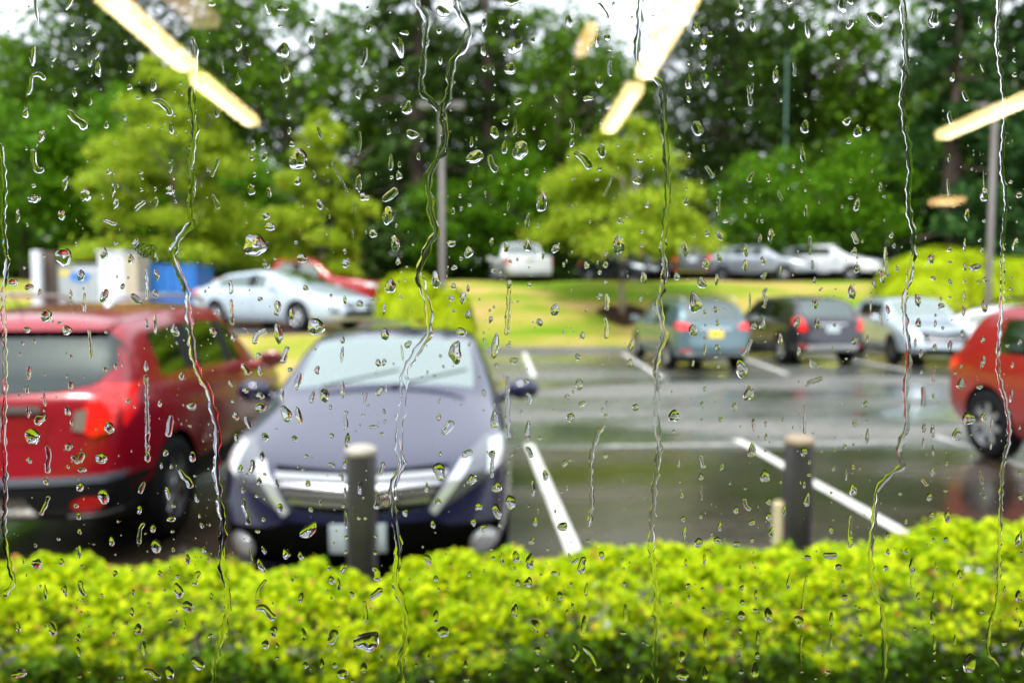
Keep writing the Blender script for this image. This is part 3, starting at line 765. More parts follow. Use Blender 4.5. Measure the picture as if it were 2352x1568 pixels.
def suv_spec(L=4.3, W=1.78, H=1.65, col=None, wr=.34, hood=1.02, belt=1.08, belt_r=1.2, **k):
    h = L / 2; S = dict(L=L, W=W, wr=wr, paint=col)
    yc, yrf, yrr, yb = -h + 1.05, -h + 1.85, h - .42, h - .12
    S['cab'] = (yc, yrf, yrr, yb)
    S['top'] = [(-h, hood - .22), (-h + .14, hood - .08), (-h + .5, hood), (yc, hood + .10), (yrf, H - .05), (yrf + .45, H), (yrr - .6, H - .01), (yrr, H - .06), (yb, belt_r + .02), (h, belt_r - .02)]
    S['belt'] = [(-h, hood - .30), (-h + .3, hood - .12), (yc, belt - .06), (yrf, belt), (yrr - .5, belt_r - .04), (h, belt_r - .08)]
    S['bottom'] = [(-h, .30), (-h + .3, .24), (0, .24), (h - .3, .28), (h, .36)]
    S['plan'] = [(-h, .80), (-h + .12, .90), (-h + .5, .985), (0, 1), (h - .6, .985), (h - .12, .93), (h, .87)]
    S['side'] = [(yc + .42, -h + 2.02), (-h + 2.10, -h + 2.92), (-h + 3.02, min(yrr + .02, -h + 3.62))]
    S['doors'] = [-h + 1.12, -h + 2.06, -h + 3.0]; S['handles'] = [-h + 1.88, -h + 2.8]
    S['bow_f'], S['bow_r'] = .16, .07; S['prof_f'] = [.02, .10, .11, .05]; S['prof_r'] = [.06, .09, .05, .01]
    S['wheels'] = [-h + .84, h - .84]; S['clad'] = .42; S.update(k); stations(S); return S
def sedan_spec(L=4.65, W=1.78, H=1.47, col=None, wr=.32, hood=.90, belt=.97, **k):
    h = L / 2; S = dict(L=L, W=W, wr=wr, paint=col)
    yc, yrf, yrr, yb = -h + 1.15, -h + 2.0, h - 1.25, h - .48
    S['cab'] = (yc, yrf, yrr, yb)
    S['top'] = [(-h, hood - .20), (-h + .12, hood - .10), (-h + .5, hood - .015), (yc, hood + .15), (yrf, H - .05), (yrf + .5, H), (yrr - .3, H - .02), (yrr, H - .07), (yb, belt + .10), (h - .1, belt + .07), (h, belt + .02)]
    S['belt'] = [(-h, hood - .28), (-h + .3, hood - .14), (yc, belt - .05), (0, belt - .01), (h - .9, belt + .02), (h, belt - .02)]
    S['bottom'] = [(-h, .22), (-h + .3, .17), (0, .18), (h - .3, .22), (h, .28)]
    S['plan'] = [(-h, .78), (-h + .12, .88), (-h + .5, .985), (0, 1), (h - .6, .98), (h - .12, .9), (h, .84)]
    S['side'] = [(yc + .45, -h + 2.35), (-h + 2.43, yrr + .12)]
    S['doors'] = [-h + 1.2, -h + 2.39, -h + 3.3]; S['handles'] = [-h + 2.15, -h + 3.1]
    S['bow_f'], S['bow_r'] = .17, .09; S['prof_f'] = [.02, .08, .09, .05]; S['prof_r'] = [.03, .07, .06, .03]
    S['wheels'] = [-h + .92, h - 1.03]; S['clad'] = 0; S.update(k); stations(S); return S

def rect(x0, x1, z0, z1): return [(x0, z0), (x1, z0), (x1, z1), (x0, z1)]
def std_front(S, bvh, root, kind='plain', plate=True):
    W = S['W'] / 2; zh = interp(S['top'], -S['L'] / 2 + .12); h0 = zh
    for s in (0, 1):
        hl = [(W * .52, h0 - .19), (W * .60, h0 - .26), (W * .90, h0 - .17), (W * .93, h0 - .06), (W * .80, h0 - .07)]
        ho = patch(bvh, 'headlight', hl if s == 0 else mirp(hl), 'f', M_LENS, root, .008)
        fg = rect(W * .62, W * .80, .40, .48); patch(bvh, 'fog_light', fg if s == 0 else mirp(fg), 'f', M_LENSD, root, .006)
    g = [(-W * .50, h0 - .15), (-W * .40, h0 - .33), (W * .40, h0 - .33), (W * .50, h0 - .15)]
    patch(bvh, 'grille', g, 'f', M_VOID, root, .004)
    for k in range(3): z = h0 - .19 - .05 * k; patch(bvh, 'grille_slat', rect(-W * .44 + .02 * k, W * .44 - .02 * k, z - .009, z + .009), 'f', M_CHROME if k == 0 else M_SATIN, root, .014)
    patch(bvh, 'lower_intake', [(-W * .55, .32), (W * .55, .32), (W * .48, .45), (-W * .48, .45)], 'f', M_VOID, root, .004)
    if plate: patch(bvh, 'number_plate', rect(-.15, .15, .47, .62), 'f', M_PLATE, root, .02)
def std_rear(S, bvh, root, plate=None, zl=None, tall=False):
    W = S['W'] / 2; zb = interp(S['belt'], S['L'] / 2); zl = zl or zb - .02
    for s in (0, 1):
        tl = [(W * .58, zl - .12), (W * .88, zl - .15), (W * .88, zl + .04), (W * .78, zl + .03), (W * .58, zl - .03)] if not tall else [(W * .66, zl - .26), (W * .87, zl - .28), (W * .87, zl + .06), (W * .76, zl + .05)]
        patch(bvh, 'taillight', tl if s == 0 else mirp(tl), 'r', M_RED, root, .01)
        y1 = S['L'] / 2 - .09; sl_ = [(y1 - .26, zl - .0), (y1 - .02, zl - .15), (y1, zl + .03)]
        patch(bvh, 'taillight', sl_, 's+' if s == 0 else 's-', M_RED, root, .008)
        rf = rect(W * .62, W * .86, .46, .51); patch(bvh, 'rear_reflector', rf if s == 0 else mirp(rf), 'r', M_REDR, root, .008)
    patch(bvh, 'number_plate', rect(-.16, .16, zl - .30, zl - .15), 'r', plate or M_PLATE, root, .012)
    patch(bvh, 'tailgate_handle', rect(-.35, .35, zl - .12, zl - .095), 'r', M_CHROME, root, .02)
    patch(bvh, 'bumper_trim', rect(-W * .7, W * .7, .36, .42), 'r', M_SATIN, root, .01)
def rails(S, root, m=None):
    yc, yrf, yrr, yb = S['cab']; W = S['W'] / 2; H = max(z for _, z in S['top'])
    for s in (-1, 1):
        bm = bmesh.new(); x = s * (W * (.965 - S.get('tumble', .2)) - .10)
        tube(bm, [Vector((x, yrf + .15, H - .045)), Vector((x, yrf + .3, H + .015)), Vector((x, (yrf + yrr) / 2, H + .03)), Vector((x, yrr - .2, H + .01)), Vector((x, yrr - .02, H - .05))], .017, 8)
        obj('roof_rail', bm, m or M_SATIN, root, True)
def finish(S, me, root, cab=True):
    bvh = split_body(me, S, root); add_wheels(S, root); mirrors(S, root, S.get('mir'))
    if cab: cabin(S, root)
    door_lines(S, bvh, root); return bvh
def place(root, a, b, rz, z=None):
    p = Vector((a, b, 0)); root.location = (p.x, p.y, hgt(p.x, p.y) if z is None else z); root.rotation_euler = (0, 0, rz)

# paints: the colours of the cars themselves
P_NAVY = paint('navy_paint', (.016, .018, .058), .25, .2)
P_NAVY.node_tree.nodes['Principled BSDF'].inputs['Coat IOR'].default_value = 1.55   # wet, waxed paint
P_RED = paint('cherry_red_paint', (.31, .002, .012), .1, .26)
P_RED2 = paint('bright_red_paint', (.33, .0015, .004), .05, .3)
P_WHITE = paint('white_paint', (.60, .62, .65), 0, .3)
P_SILV = paint('silver_paint', (.36, .40, .45), .6, .3)
P_PALE = paint('pale_blue_silver_paint', (.48, .57, .65), .35, .3)
P_TEAL = paint('grey_teal_paint', (.10, .17, .19), .5, .3)
P_DARK = paint('charcoal_paint', (.030, .030, .038), .5, .25)
P_BLACK = paint('black_paint', (.008, .012, .012), .3, .2)

# --- dark sedan facing the window
S = sedan_spec(4.70, 1.79, 1.50, P_NAVY, .33, .96, 1.0, g_front=G_SCREEN, alloy=M_ALLOY)
S['top'][-5] = (S['cab'][2] - .3, 1.48); hh = S['L'] / 2
S['plan'] = [(-hh, .87), (-hh + .12, .95), (-hh + .4, 1.0), (0, 1), (hh - .6, .98), (hh - .12, .9), (hh, .84)]; S['bow_f'] = .24; S['belt'][0] = (-hh, .80); S['belt'][1] = (-hh + .3, .875)
root = empty('parked_car', label='dark navy sedan facing the window behind the left bollard', cat='car')
bv = finish(S, body_mesh(S), root)
W = .895
pz = [(-.50, .80), (-.42, .66), (0, .60), (.42, .66), (.50, .80), (.25, .765), (0, .755), (-.25, .765)]
gr = patch(bv, 'grille', [(-.50, .80), (-.36, .60), (0, .57), (.36, .60), (.50, .80), (0, .775)], 'f', M_VOID, root, .006, .02, .05)
for k in range(4):
    z = .765 - .043 * k; hw = .49 - .03 * k
    o = patch(bv, 'grille_slat', [(-hw, z + .015), (-hw + .01, z - .012), (0, z - .026), (hw - .01, z - .012), (hw, z + .015), (0, z + .002)], 'f', mat('brushed_grille_trim', (.62, .63, .64), .2, .95), root, .026, .02, .05)
for s in (0, 1):
    hl = [(.40, .60), (.44, .56), (.62, .66), (.84, .78), (.85, .90), (.72, .90), (.55, .80)]
    hb = patch(bv, 'headlight', hl if s == 0 else mirp(hl), 'f', M_LENSD, root, .012, .02, .04)
    st_ = [(.39, .575), (.425, .545), (.54, .69), (.63, .82), (.57, .82), (.48, .72)]
    patch(bv, 'light_strip', st_ if s == 0 else mirp(st_), 'f', M_LENS, root, .024, .02, .04)
    st2 = [(.72, .74), (.84, .80), (.85, .89), (.74, .88)]
    patch(bv, 'lamp_reflector', st2 if s == 0 else mirp(st2), 'f', M_LENS, root, .022, .02, .04)
    c = (.70, .335); fo = [(c[0] + .085 * math.cos(a), c[1] + .085 * math.sin(a)) for a in [i * math.pi / 8 for i in range(16)]]
    fi = [(c[0] + .060 * math.cos(a), c[1] + .060 * math.sin(a)) for a in [i * math.pi / 8 for i in range(16)]]
    patch(bv, 'fog_light_ring', fo if s == 0 else mirp(fo), 'f', M_SATIN, root, .018, .02, .04)
    patch(bv, 'fog_light', fi if s == 0 else mirp(fi), 'f', M_LENS, root, .026, .01, .04)
patch(bv, 'lower_intake', [(-.80, .25), (.80, .25), (.84, .44), (.52, .47), (.40, .515), (-.40, .515), (-.52, .47), (-.84, .44)], 'f', M_VOID, root, .008, .02, .05)
patch(bv, 'number_plate', rect(-.155, .155, .36, .52), 'f', M_PLATE, root, .035, .02, .05)
patch(bv, 'front_lip', [(-.80, .20), (.80, .20), (.82, .235), (-.82, .235)], 'f', P_NAVY, root, .03, .03, .05)
for s in (-1, 1):
    bm = bmesh.new(); yc = S['cab'][0]; tube(bm, [Vector((s * .25 - .2, yc - .03, S['top'][3][1] + .005)), Vector((s * .25 + .35, yc + .10, S['top'][3][1] + .11))], .009, 6); obj('wiper', bm, M_BLACK, root)
bm = bmesh.new(); box(bm, -.10, .10, S['cab'][1] - .02, S['cab'][1] + .03, 1.33, 1.385, .015); obj('rear_view_mirror', bm, M_DASH, root)
nose = at(832, 1100, 4.52)
d = lot(0, 1)
place(root, nose.x + d.x * 2.45, nose.y + 2.45, YAW, 0)

# --- cherry red compact SUV seen from behind
S = suv_spec(4.28, 1.80, 1.74, P_RED, .365, 1.04, 1.10, 1.20, clad=.50, alloy=M_ALLOY, g_side=glassmat('green_side_glass', .2, (.18, .42, .26), .5), g_rear=M_VOID, mir=P_RED)
S['top'][-3] = (S['cab'][2], 1.625); S['top'][-4] = (S['cab'][2] - .6, 1.70)
root = empty('parked_car', label='cherry red compact SUV seen from behind at the left edge', cat='car')
bv = finish(S, body_mesh(S), root); W = .9; rails(S, root)
h = 2.14
rw = [(-.66, 1.205), (-.45, 1.165), (0, 1.15), (.45, 1.165), (.66, 1.225), (.76, 1.36), (.70, 1.47), (.62, 1.525), (0, 1.545), (-.62, 1.525), (-.70, 1.47), (-.76, 1.36)]
patch(bv, 'tailgate_window', rw, 'r', glassmat('rear_privacy_glass', .10, (.3, .3, .32), .03, .15), root, .010, .015, .05)
sp = [(-.62, 1.54), (.62, 1.54), (.60, 1.60), (-.60, 1.60)]
patch(bv, 'spoiler', sp, 'r', P_RED, root, .07, .07, .05)
for s in (0, 1):
    tl = [(.62, .92), (.70, .88), (.80, .92), (.83, 1.20), (.76, 1.18), (.65, 1.08)]
    o = patch(bv, 'taillight', tl if s == 0 else mirp(tl), 'r', M_RED, root, .018, .02, .04)
    il = [(.58, .93), (.65, .92), (.67, 1.06), (.60, 1.05)]
    patch(bv, 'reversing_lamp', il if s == 0 else mirp(il), 'r', mat('reversing_lens', (.30, .27, .22), .2, .3, coat=1), root, .024, .01, .04)
    sd_ = [(h - .34, 1.19), (h - .26, 1.02), (h - .12, .93), (h - .10, 1.20)]
    patch(bv, 'taillight', sd_, 's+' if s == 0 else 's-', M_RED, root, .014, .02, .04)
    c = (.66, .455); rf = [(c[0] + .085 * math.cos(a), c[1] + .05 * math.sin(a)) for a in [i * math.pi / 8 for i in range(16)]]
    patch(bv, 'rear_reflector', rf if s == 0 else mirp(rf), 'r', M_REDR, root, .03, .02, .04)
    patch(bv, 'reflector_trim', rect(.54, .82, .375, .39) if s == 0 else rect(-.82, -.54, .375, .39), 'r', M_SATIN, root, .03, .02, .05)
patch(bv, 'garnish', rect(-.40, .40, 1.045, 1.085), 'r', M_CHROME, root, .03, .03, .05)
patch(bv, 'plate_recess', [(-.42, .84), (.42, .84), (.46, 1.03), (-.46, 1.03)], 'r', paint('shaded_red_recess', (.30, .004, .008), .2, .3), root, .004, .01, .05)
patch(bv, 'number_plate', rect(-.155, .155, .87, 1.02), 'r', M_PLATE, root, .014, .01, .05)
patch(bv, 'bumper_trim', [(-.82, .60), (.82, .60), (.84, .645), (-.84, .645)], 'r', mat('grey_bumper_trim', (.20, .21, .26), .25, .4, coat=.6), root, .035, .03, .05)
patch(bv, 'rear_bumper', [(-.84, .34), (.84, .34), (.86, .60), (-.86, .60)], 'r', M_BLACK, root, .02, .02, .05)
patch(bv, 'skid_plate', [(-.42, .34), (.42, .34), (.32, .52), (-.32, .52)], 'r', mat('polished_skid_plate', (.55, .56, .52), .08, .95), root, .034, .02, .05)
bm = bmesh.new(); tube(bm, [Vector((.1, 1.45, 1.62)), Vector((.1, 1.62, 1.80))], [.006, .003], 6); obj('antenna', bm, M_BLACK, root)
c = at(176, 1000, 5.15)
rear_l = Vector((-3.34, 4.92, 0)); place(root, rear_l.x - math.sin(YAW - R(1.6)) * 2.2, rear_l.y + 2.2, YAW - R(1.6) + math.pi, 0)

# --- bright red SUV cut by the right edge, nose towards the window
S = suv_spec(4.5, 1.80, 1.71, P_RED2, .37, 1.04, 1.08, 1.12, clad=.30, alloy=M_ALLOY, g_side=glassmat('pale_side_glass', .38, (.55, .8, .7), .6))
root = empty('parked_car', label='bright red SUV cut by the right edge of the picture', cat='car')
bv = finish(S, body_mesh(S), root); std_rear(S, bv, root); std_front(S, bv, root, plate=False); rails(S, root, M_BLACK)
place(root, 6.08, 7.2, YAW * 1.0, 0)

# --- far row of stalls
S = suv_spec(4.75, 1.82, 1.66, P_TEAL, .35, 1.0, 1.06, 1.10, clad=.34, g_rear=G_DARK)
root = empty('parked_car', label='grey-teal wagon with a yellow number plate in the far row', cat='car')
bv = finish(S, body_mesh(S), root); std_rear(S, bv, root, M_PLATEY, 1.08); rails(S, root)
g = ground(1612, 850); place(root, g.x, g.y + 2.4 - .5, YAW + math.pi + R(1), 0)
S = suv_spec(4.7, 1.86, 1.70, P_DARK, .37, 1.04, 1.10, 1.14, clad=.40, g_side=glassmat('dark_green_glass', .12, (.15, .3, .2), .4))
root = empty('parked_car', label='charcoal SUV with bright tail lights beside the grey-teal wagon', cat='car')
bv = finish(S, body_mesh(S), root); std_rear(S, bv, root, None, 1.12, True)
patch(bv, 'bumper_plate', rect(-.62, .62, .42, .52), 'r', M_SATIN, root, .03)
g = ground(1880, 838); place(root, g.x - .05, g.y + 2.0, YAW + math.pi + R(2), 0)
S = suv_spec(4.55, 1.84, 1.67, P_PALE, .36, 1.02, 1.08, 1.12, clad=.36, alloy=M_ALLOYD)
root = empty('parked_car', label='pale silver SUV parked nose out beside the charcoal SUV', cat='car')
bv = finish(S, body_mesh(S), root); std_front(S, bv, root, plate=False)
patch(bv, 'wide_grille', [(-.56, .86), (-.42, .58), (.42, .58), (.56, .86), (0, .83)], 'f', M_VOID, root, .012)
patch(bv, 'grille_rim', [(-.50, .60), (-.42, .55), (.42, .55), (.50, .60), (.42, .575), (-.42, .575)], 'f', M_CHROME, root, .02)
g = ground(2165, 838); place(root, g.x - .1, g.y + 1.6, YAW + R(-10), 0)
S = sedan_spec(4.6, 1.8, 1.50, P_WHITE, .33, .92, .98)
root = empty('parked_car', label='white car with dark windows behind the bright red SUV', cat='car')
bv = finish(S, body_mesh(S), root); std_rear(S, bv, root); std_front(S, bv, root)
place(root, 12.6, 19.6, R(60), 0)

# --- left, on the raised drive
S = sedan_spec(4.75, 1.82, 1.44, P_PALE, .33, .90, .95, g_side=glassmat('mint_side_glass', .22, (.4, .6, .5), .6))
root = empty('parked_car', label='pale silver-blue sedan side-on above the dark sedan on the left', cat='car')
bv = finish(S, body_mesh(S), root); std_front(S, bv, root); std_rear(S, bv, root); PALE_S, PALE_ROOT = S, root
p = at(648, 700, 19.4); place(root, p.x, 19.4, R(58)); root.location.z = hgt(p.x, 19.4) + .05

def pickup(col, label, loc, rz, L=5.6, W=1.95, H=1.85, z=None, canopy=False):
    h = L / 2; S = suv_spec(L, W, H, col, .38, 1.12, 1.2, 1.2, clad=.42)
    yc, yrf, yrr, yb = -h + 1.3, -h + 2.05, -h + 3.45, -h + 3.62
    S['cab'] = (yc, yrf, yrr, yb)
    S['top'] = [(-h, .95), (-h + .14, 1.05), (-h + .5, 1.10), (yc, 1.2), (yrf, H - .05), (yrf + .4, H), (yrr, H - .04), (yb, 1.28), (yb + .1, 1.22), (h, 1.2)]
    S['belt'] = [(-h, .9), (-h + .3, 1.04), (yc, 1.14), (h, 1.16)]
    S['side'] = [(yc + .42, -h + 2.6), (-h + 2.7, -h + 3.4)]; S['doors'] = [-h + 1.4, -h + 2.65, -h + 3.5]; S['handles'] = [-h + 2.45, -h + 3.3]
    S['wheels'] = [-h + .95, h - 1.15]; S['bow_r'] = .02; S['prof_r'] = [0, .02, .02, .01]
    S['st'] = []; stations(S, (yb + .5, yb + 1.2)); root = empty('pickup_truck', label=label, cat='pickup truck')
    bv = finish(S, body_mesh(S, 2), root); std_front(S, bv, root)
    Wh = W / 2
    patch(bv, 'bed_opening', [(-Wh * .80, yb + .2), (Wh * .80, yb + .2), (Wh * .80, h - .1), (-Wh * .80, h - .1)], 't', M_BLACK, root, .004, .01, .2)
    for s in (0, 1):
        tl = rect(Wh * .86, Wh * 1.0, .82, 1.08); patch(bv, 'taillight', tl if s == 0 else mirp(tl), 'r', M_RED, root, .012)
    patch(bv, 'rear_bumper', rect(-Wh * .95, Wh * .95, .44, .62), 'r', M_SATIN, root, .09, .1, .08)
    patch(bv, 'number_plate', rect(-.15, .15, .49, .62), 'r', M_PLATE, root, .1)
    patch(bv, 'tailgate_handle', rect(-.12, .12, .98, 1.04), 'r', M_BLACK, root, .012)
    place(root, loc[0], loc[1], rz, z); return root
p = at(700, 650, 27); pickup(P_RED2, 'bright red pickup truck behind the pale sedan', (p.x, 27), R(78))
p = at(1192, 600, 34.4); pickup(P_WHITE, 'white pickup truck seen from behind above the grass bank', (p.x, 34.4), math.pi + R(9), z=2.02)

# --- upper row, one kind built and copied where the photograph shows only blurs of colour
def far(kind, col, u, rz, label, Y=36.0, vb=634, **k):
    S = suv_spec(4.5, 1.84, 1.68, col, **k) if kind == 'suv' else sedan_spec(4.6, 1.8, 1.46, col, **k)
    root = empty('parked_car', label=label, cat='car', group='cars of the upper car park')
    bv = finish(S, body_mesh(S, 1), root); std_front(S, bv, root); std_rear(S, bv, root, tall=(kind == 'suv'))
    p = at(u, vb, Y); place(root, p.x, Y, rz); root.location.z = hgt(p.x, Y) + .03
far('sedan', P_BLACK, 1425, YAW + R(25), 'black car half hidden by the bank maple\'s trunk in the upper row', 36.5)
far('suv', P_DARK, 1556, math.pi + YAW, 'dark hatchback showing red tail lights in the upper row', 35.4)
far('suv', P_RED2, 1490, YAW + R(8), 'red car peeping out left of the dark hatchback in the upper row', 38.6)
far('suv', P_SILV, 1745, R(52), 'silver SUV with a dark nose in the middle of the upper row', 36.0)
far('suv', P_WHITE, 1905, R(42), 'white SUV angled beside the silver one in the upper row', 35.8)
far('sedan', P_DARK, 2050, R(30), 'dark car just showing beside the mounded bush', 37.0)
far('sedan', P_WHITE, 2345, R(60), 'white car behind the bushes at the right edge', 36.5)
# ---------------------------------------------------------------- bollards, posts, lamps, bins
M_BOL = mat('dark_grey_bollard', (.035, .034, .034), .38, noise=.25, nscale=6, bump=.1, coat=.3)
M_CAP = mat('bollard_cap', (.46, .43, .37), .5, noise=.15, nscale=10, bump=.2)
M_POLE = mat('bronze_pole', (.13, .115, .105), .45, noise=.1)
M_GPOLE = mat('green_pole', (.05, .13, .09), .5)
def bollard(u, v, Y, wpx, label, capm):
    p = at(u, v, Y); rr = wpx / FPX * Y / 2; top = p.z
    root = empty('bollard', (p.x, Y, 0), label=label, cat='bollard', group='bollards between hedge and car park')
    bm = bmesh.new(); lathe(bm, [(rr * 1.0, -.3), (rr, top - .035), (rr * .97, top - .03)], 40); obj('post', bm, M_BOL, root, True)
    bm = bmesh.new(); lathe(bm, [(rr * .985, top - .032), (rr * 1.03, top - .03), (rr * 1.03, top - .012), (rr * .97, top - .003), (rr * .6, top + .008), (.001, top + .012)], 40); obj('cap', bm, capm, root, True)
    bm = bmesh.new(); lathe(bm, [(rr * 1.25, -.02), (rr * 1.25, .07), (rr * 1.05, .085)], 32); obj('footing', bm, M_CONC, root, True)
bollard(829, 1026, 3.5, 71, 'dark grey bollard in front of the navy sedan', M_CAP)
bollard(1836, 1003, 3.62, 66, 'dark grey bollard on the right before the empty stalls', mat('tan_cap', (.36, .28, .19), .5, noise=.2))
# the little striped marker beside the right bollard
p = at(1788, 1215, 3.66)
root = empty('marker_post', (p.x, 3.66, 0), label='short tan ribbed marker post beside the right bollard', cat='marker post')
pt = at(1788, 1150, 3.66).z
bm = bmesh.new(); lathe(bm, [(.022, -.1), (.022, pt)], 14); obj('post', bm, mat('tan_hose', (.50, .40, .20), .6), root, True)
for k in range(7):
    bm = bmesh.new(); z = pt - .02 - .028 * k; lathe(bm, [(.023, z - .006), (.030, z - .004), (.030, z + .004), (.023, z + .006)], 14); obj('rib', bm, mat('pale_rib', (.75, .70, .42), .5), root, True)

def lamp_post(u, Y, vtop, wpx, label, m=M_POLE, heads=(1, -1), vh=None, hl=.72):
    p = at(u, 600, Y); h0 = hgt(p.x, Y); H = z_at(vtop, Y) - h0; r_ = wpx / FPX * Y / 2
    root = empty('lamp_post', (p.x, Y, h0), label=label, cat='lamp post', group='car park lamp posts')
    bm = bmesh.new(); lathe(bm, [(r_ * 1.15, -.2), (r_ * 1.1, .6), (r_ * .85, H)], 20); obj('pole', bm, m, root, True)
    bm = bmesh.new(); lathe(bm, [(r_ * 2.2, -.2), (r_ * 2.2, .5), (r_ * 1.9, .55)], 24); obj('footing', bm, M_CONC, root, True)
    for s in heads:
        bm = bmesh.new(); tube(bm, [Vector((0, 0, H - .1)), Vector((s * .35, 0, H - .06))], .04, 8)
        hd = obj('arm', bm, m, root)
        bm = bmesh.new(); box(bm, min(s * .32, s * hl), max(s * .32, s * hl), -.2, .2, H - .14, H + .02, .03); hh_ = obj('lamp_head', bm, m, root)
        bm = bmesh.new(); box(bm, min(s * .38, s * (hl - .06)), max(s * .38, s * (hl - .06)), -.15, .15, H - .155, H - .137, .004); obj('lens', bm, M_LENS, hh_)
lamp_post(1016, 24.9, 238, 14, 'tall lamp post rising from the small bush behind the forked water trail')
lamp_post(2272, 26.5, 240, 14, 'tall lamp post in front of the conifer on the right', hl=.62)
lamp_post(1457, 42.0, 262, 13, 'distant lamp post behind the bank maple')
lamp_post(1798, 41.5, 112, 5, 'thin green pole rising above the silver car of the upper row', M_GPOLE, heads=())

M_WBOX = mat('white_enclosure', (.66, .68, .70), .5, noise=.1, nscale=2)
M_TAN = mat('tan_board', (.48, .42, .30), .7, noise=.15)
M_GBIN = mat('grey_bin', (.40, .44, .44), .5, noise=.1)
M_BBIN = mat('blue_bin', (.02, .16, .50), .4, noise=.1)
M_BRN = mat('brown_post', (.10, .07, .05), .7)
def u_box(u0, u1, vt, Y, dep, name, label, cat, m, extra=None, grp=None):
    a, b = at(u0, 640, Y), at(u1, 640, Y); h0 = min(hgt(a.x, Y), hgt(b.x, Y)); H = z_at(vt, Y) - h0
    root = empty(name, ((a.x + b.x) / 2, Y, h0), label=label, cat=cat, group=grp); wd = b.x - a.x
    bm = bmesh.new(); box(bm, -wd / 2, wd / 2, 0, dep, -.1, H, .03); obj('body', bm, m, root)
    if extra: extra(root, wd, dep, H)
    return root
def gbin(root, wd, dep, H):
    bm = bmesh.new(); box(bm, -wd / 2 - .03, wd / 2 + .03, -.04, dep + .04, H, H + .07, .02); obj('lid', bm, mat('bin_lid', (.25, .28, .28), .5), root)
    for k in range(5):
        x = -wd / 2 + wd * (k + .5) / 5; bm = bmesh.new(); box(bm, x - .025, x + .025, -.03, 0, .1, H - .45, .01); obj('rib', bm, m=M_GBIN, parent=root)
    bm = bmesh.new(); lathe(bm, [(.001, .016), (.26, .016), (.26, 0)], 28, M=Matrix.Translation((.05, -.008, H - .30)) @ Matrix.Rotation(R(90), 4, 'X') @ Matrix.Diagonal((1.2, .6, 1, 1))); obj('round_sticker', bm, mat('blue_sticker', (.06, .22, .60), .4), root)
    bm = bmesh.new(); box(bm, -wd / 2 + .12, -wd / 2 + .42, -.016, 0, H - .28, H - .10, .002); obj('yellow_sticker', bm, mat('yellow_sticker', (.75, .58, .12), .5), root)
    bm = bmesh.new(); box(bm, -.1, wd / 2 - .1, -.016, 0, H - .14, H - .04, .002); obj('white_sticker', bm, M_WBOX, root)
u_box(128, 232, 612, 23.5, 1.3, 'waste_container', 'grey waste container with a blue sticker between the posts', 'waste container', M_GBIN, gbin)
u_box(72, 92, 575, 23.0, .2, 'gate_post', 'slim white gate post left of the grey waste container', 'post', M_WBOX)
u_box(96, 128, 578, 23.4, .35, 'gate_post', 'brown gate post against the slim white one', 'post', M_BRN)
def capx(root, wd, dep, H):
    bm = bmesh.new(); box(bm, -wd / 2 - .04, wd / 2 + .04, -.04, dep + .04, H, H + .06, .01); obj('cap', bm, M_WBOX, root)
    bm = bmesh.new(); box(bm, wd / 2 + .002, wd / 2 + .36, .02, dep - .02, 0, H - .12, .02); obj('side_board', bm, M_TAN, root)
u_box(226, 286, 580, 22.8, .9, 'enclosure_wall', 'white wall end between the grey and the blue containers', 'wall', M_WBOX, capx)
def bbin(root, wd, dep, H):
    bm = bmesh.new(); box(bm, -wd / 2 - .04, wd / 2 + .04, -.04, dep * .5, H, H + .06, .02); obj('lid', bm, M_BBIN, root)
    for k in range(6):
        x = -wd / 2 + wd * (k + .5) / 6; bm = bmesh.new(); box(bm, x - .03, x + .03, -.04, 0, .1, H - .1, .01); obj('rib', bm, M_BBIN, root)
u_box(318, 450, 612, 23.6, 1.4, 'waste_container', 'blue waste container left of the pale sedan', 'waste container', M_BBIN, bbin)
# ---------------------------------------------------------------- the room behind the camera and the window
d_vp = pdir(1121, 760).normalized()
NRM = (d_vp + Vector((0, 1, 0))).normalized()          # the pane leans by a degree or so
D0, TH = .226, .006
PC = Vector((0, 0, CAMH)) + NRM * D0                   # a point of the inner face
XA = Vector((1, 0, 0)); XA = (XA - NRM * XA.dot(NRM)).normalized(); ZA = XA.cross(NRM).normalized()
if ZA.z < 0: ZA = -ZA
PF = Matrix((( XA.x, NRM.x, ZA.x, PC.x), (XA.y, NRM.y, ZA.y, PC.y), (XA.z, NRM.z, ZA.z, PC.z), (0, 0, 0, 1)))
def mirror_hit(u, v, z):
    """where the room's point stands whose reflection shows at this pixel, at height z"""
    d = pdir(u, v); o = Vector((0, 0, CAMH)); dm = d - 2 * d.dot(NRM) * NRM; om = o - 2 * (o - PC).dot(NRM) * NRM
    t = (z - om.z) / dm.z; return om + dm * t
M_WIN = bpy.data.materials.new('window_glass'); M_WIN.use_nodes = True
n = M_WIN.node_tree.nodes; l = M_WIN.node_tree.links; n.remove(n['Principled BSDF'])
gl = n.new('ShaderNodeBsdfGlass'); gl.inputs['Roughness'].default_value = 0; gl.inputs['IOR'].default_value = 1.52; gl.inputs['Color'].default_value = (.995, 1, .997, 1)
l.new(gl.outputs[0], n['Material Output'].inputs['Surface'])
win = empty('window', (0, 0, 0)); win.matrix_world = PF
tag(win, 'large window pane wet with rain between room and car park', 'window')
bm = bmesh.new(); box(bm, -1.1, 1.1, 0, TH, -.75, .75); obj('pane', bm, M_WIN, win)
M_FR = mat('window_frame', (.06, .055, .05), .4, .3)
